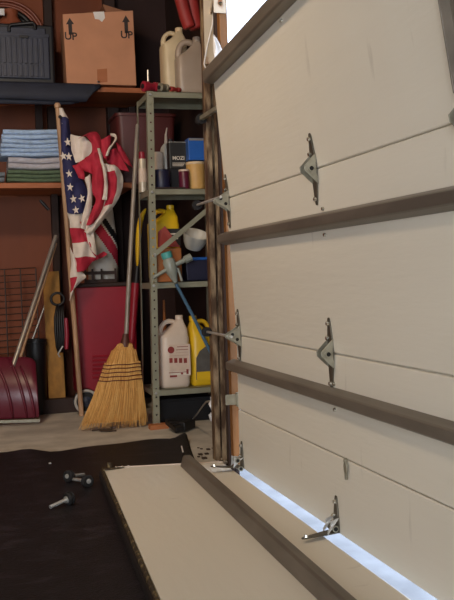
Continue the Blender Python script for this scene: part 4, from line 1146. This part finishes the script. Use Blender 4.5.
# ------------------------------------------------------------------ left under the rack
# wire panel
ga = P(36, 262, Y=5.78); gb = P(40, 352, Y=5.78); gx0 = P(-60, 275, Y=5.78).x
gp = thing('wire_grid', 'dark wire grid panel leaning on the back wall at the left', 'wire panel', (ga.x - .2, 5.8, 0))
ztop = P(15, 270, Y=5.78).z
nrow = 22
for i in range(nrow):
    z = lerp(ztop, .03, i/(nrow - 1))
    yy = lerp(5.83, 5.77, i/(nrow - 1))
    MB().cyl((gx0, yy, z - .004), (ga.x, yy, z + .012), .0035, .0035, 6).build('wire', 'wire_dark', gp)
for k in range(7):
    x = lerp(gx0, ga.x, k/6)
    MB().cyl((x, 5.766, .005), (x, 5.826, ztop + .008), .0045, .0045, 6).build('wire', 'wire_dark', gp)
# board
a = P(43, 272, Y=5.66); b = P(59.5, 272, Y=5.66); zb = 0
zt_ = a.z
tag(MB().hexa([(a.x, 5.56, 0), (b.x, 5.56, 0), (b.x, 5.578, 0), (a.x, 5.578, 0)], [(a.x, 5.70, zt_), (b.x, 5.70, zt_ + .004), (b.x, 5.718, zt_ + .004), (a.x, 5.718, zt_)]).build('offcut_board', 'osb', bevel=.002),
    'narrow yellow brown board leaning upright behind the flag pole', 'board')
# black cord hank
c0 = P(58, 299, Y=5.50)
t = thing('cord_hank', 'black cord hank tied in a loop hanging in front of the yellow board', 'cord', c0)
MB().tube([P(57.5 + 6.5*math.cos(a), 299 + 6*math.sin(a), Y=5.50) for a in (2*PI*k/24 for k in range(24))], .0085, 8, True).build('loop', 'cord_black', t, smooth=180)
for i in range(5):
    x = 55.5 + i*2.3; w_ = 1.5 - .5*i
    MB().tube([P(60 + (i - 2)*1.2, 304, Y=5.50 + .006*i), P(x - 1 + w_*.4, 318, Y=5.49 + .006*i), P(x, 332, Y=5.48 + .006*i), P(57 + i*1.6, 347, Y=5.49 + .006*i), P(59 + i, 352, Y=5.50 + .006*i)], .0085, 8).build('strand', 'cord_black', t, smooth=180)
MB().tube([P(66, 318, Y=5.48), P(67, 335, Y=5.48), P(66.5, 349, Y=5.48)], [.012, .015, .012], 10).build('plug', 'red_plastic', t, smooth=60)
MB().tube([P(63, 346, Y=5.47), P(58, 354, Y=5.47), P(60, 357, Y=5.47)], .006, 8).build('prong', 'can_metal', t, smooth=60)
# black bucket
X0, X1, Z0, Z1 = ext(26, 48, 340, 392, 5.50)
t = thing('bucket', 'black plastic bucket in the dark behind the maroon shovel', 'bucket', ((X0 + X1)/2, 5.58, 0))
r = (X1 - X0)/2
MB().lathe([(r*.8, 0), (r*.82, .004), (r, Z1 - .02), (r*1.06, Z1 - .018), (r*1.06, Z1), (r*.95, Z1), (r*.78, .01), (.001, .008)], ((X0 + X1)/2, 5.50 + r, 0), 26).build('body', 'case_black', t, smooth=40)
MB().tube([((X0 + X1)/2 + r*1.06*math.cos(a), 5.50 + r - .03*math.sin(a), Z1 - .02 - .05*math.sin(a)) for a in (PI*k/14 for k in range(15))], .003, 6).build('bail', 'wire_dark', t)
# low dark timber on the floor under the rack
X0, X1, Z0, Z1 = ext(36, 78, 388, 412, 5.40)
tag(MB().box(X0, X1 + .3, 5.52, 5.60, 0, .09).build('floor_timber', 'dark_stud', bevel=.003), 'dark low timber lying on the floor beneath the rack', 'timber')
# small black handle poking out beside the pole
a, b = P(40, 200, Y=5.5), P(49, 210, Y=5.5)
t = tag(MB().tube([a, vl(a, b, .4), b], [.008, .011, .009], 8).build('hanging_handle', 'case_black', smooth=60), 'short black tool handle hanging below the towel shelf', 'handle')
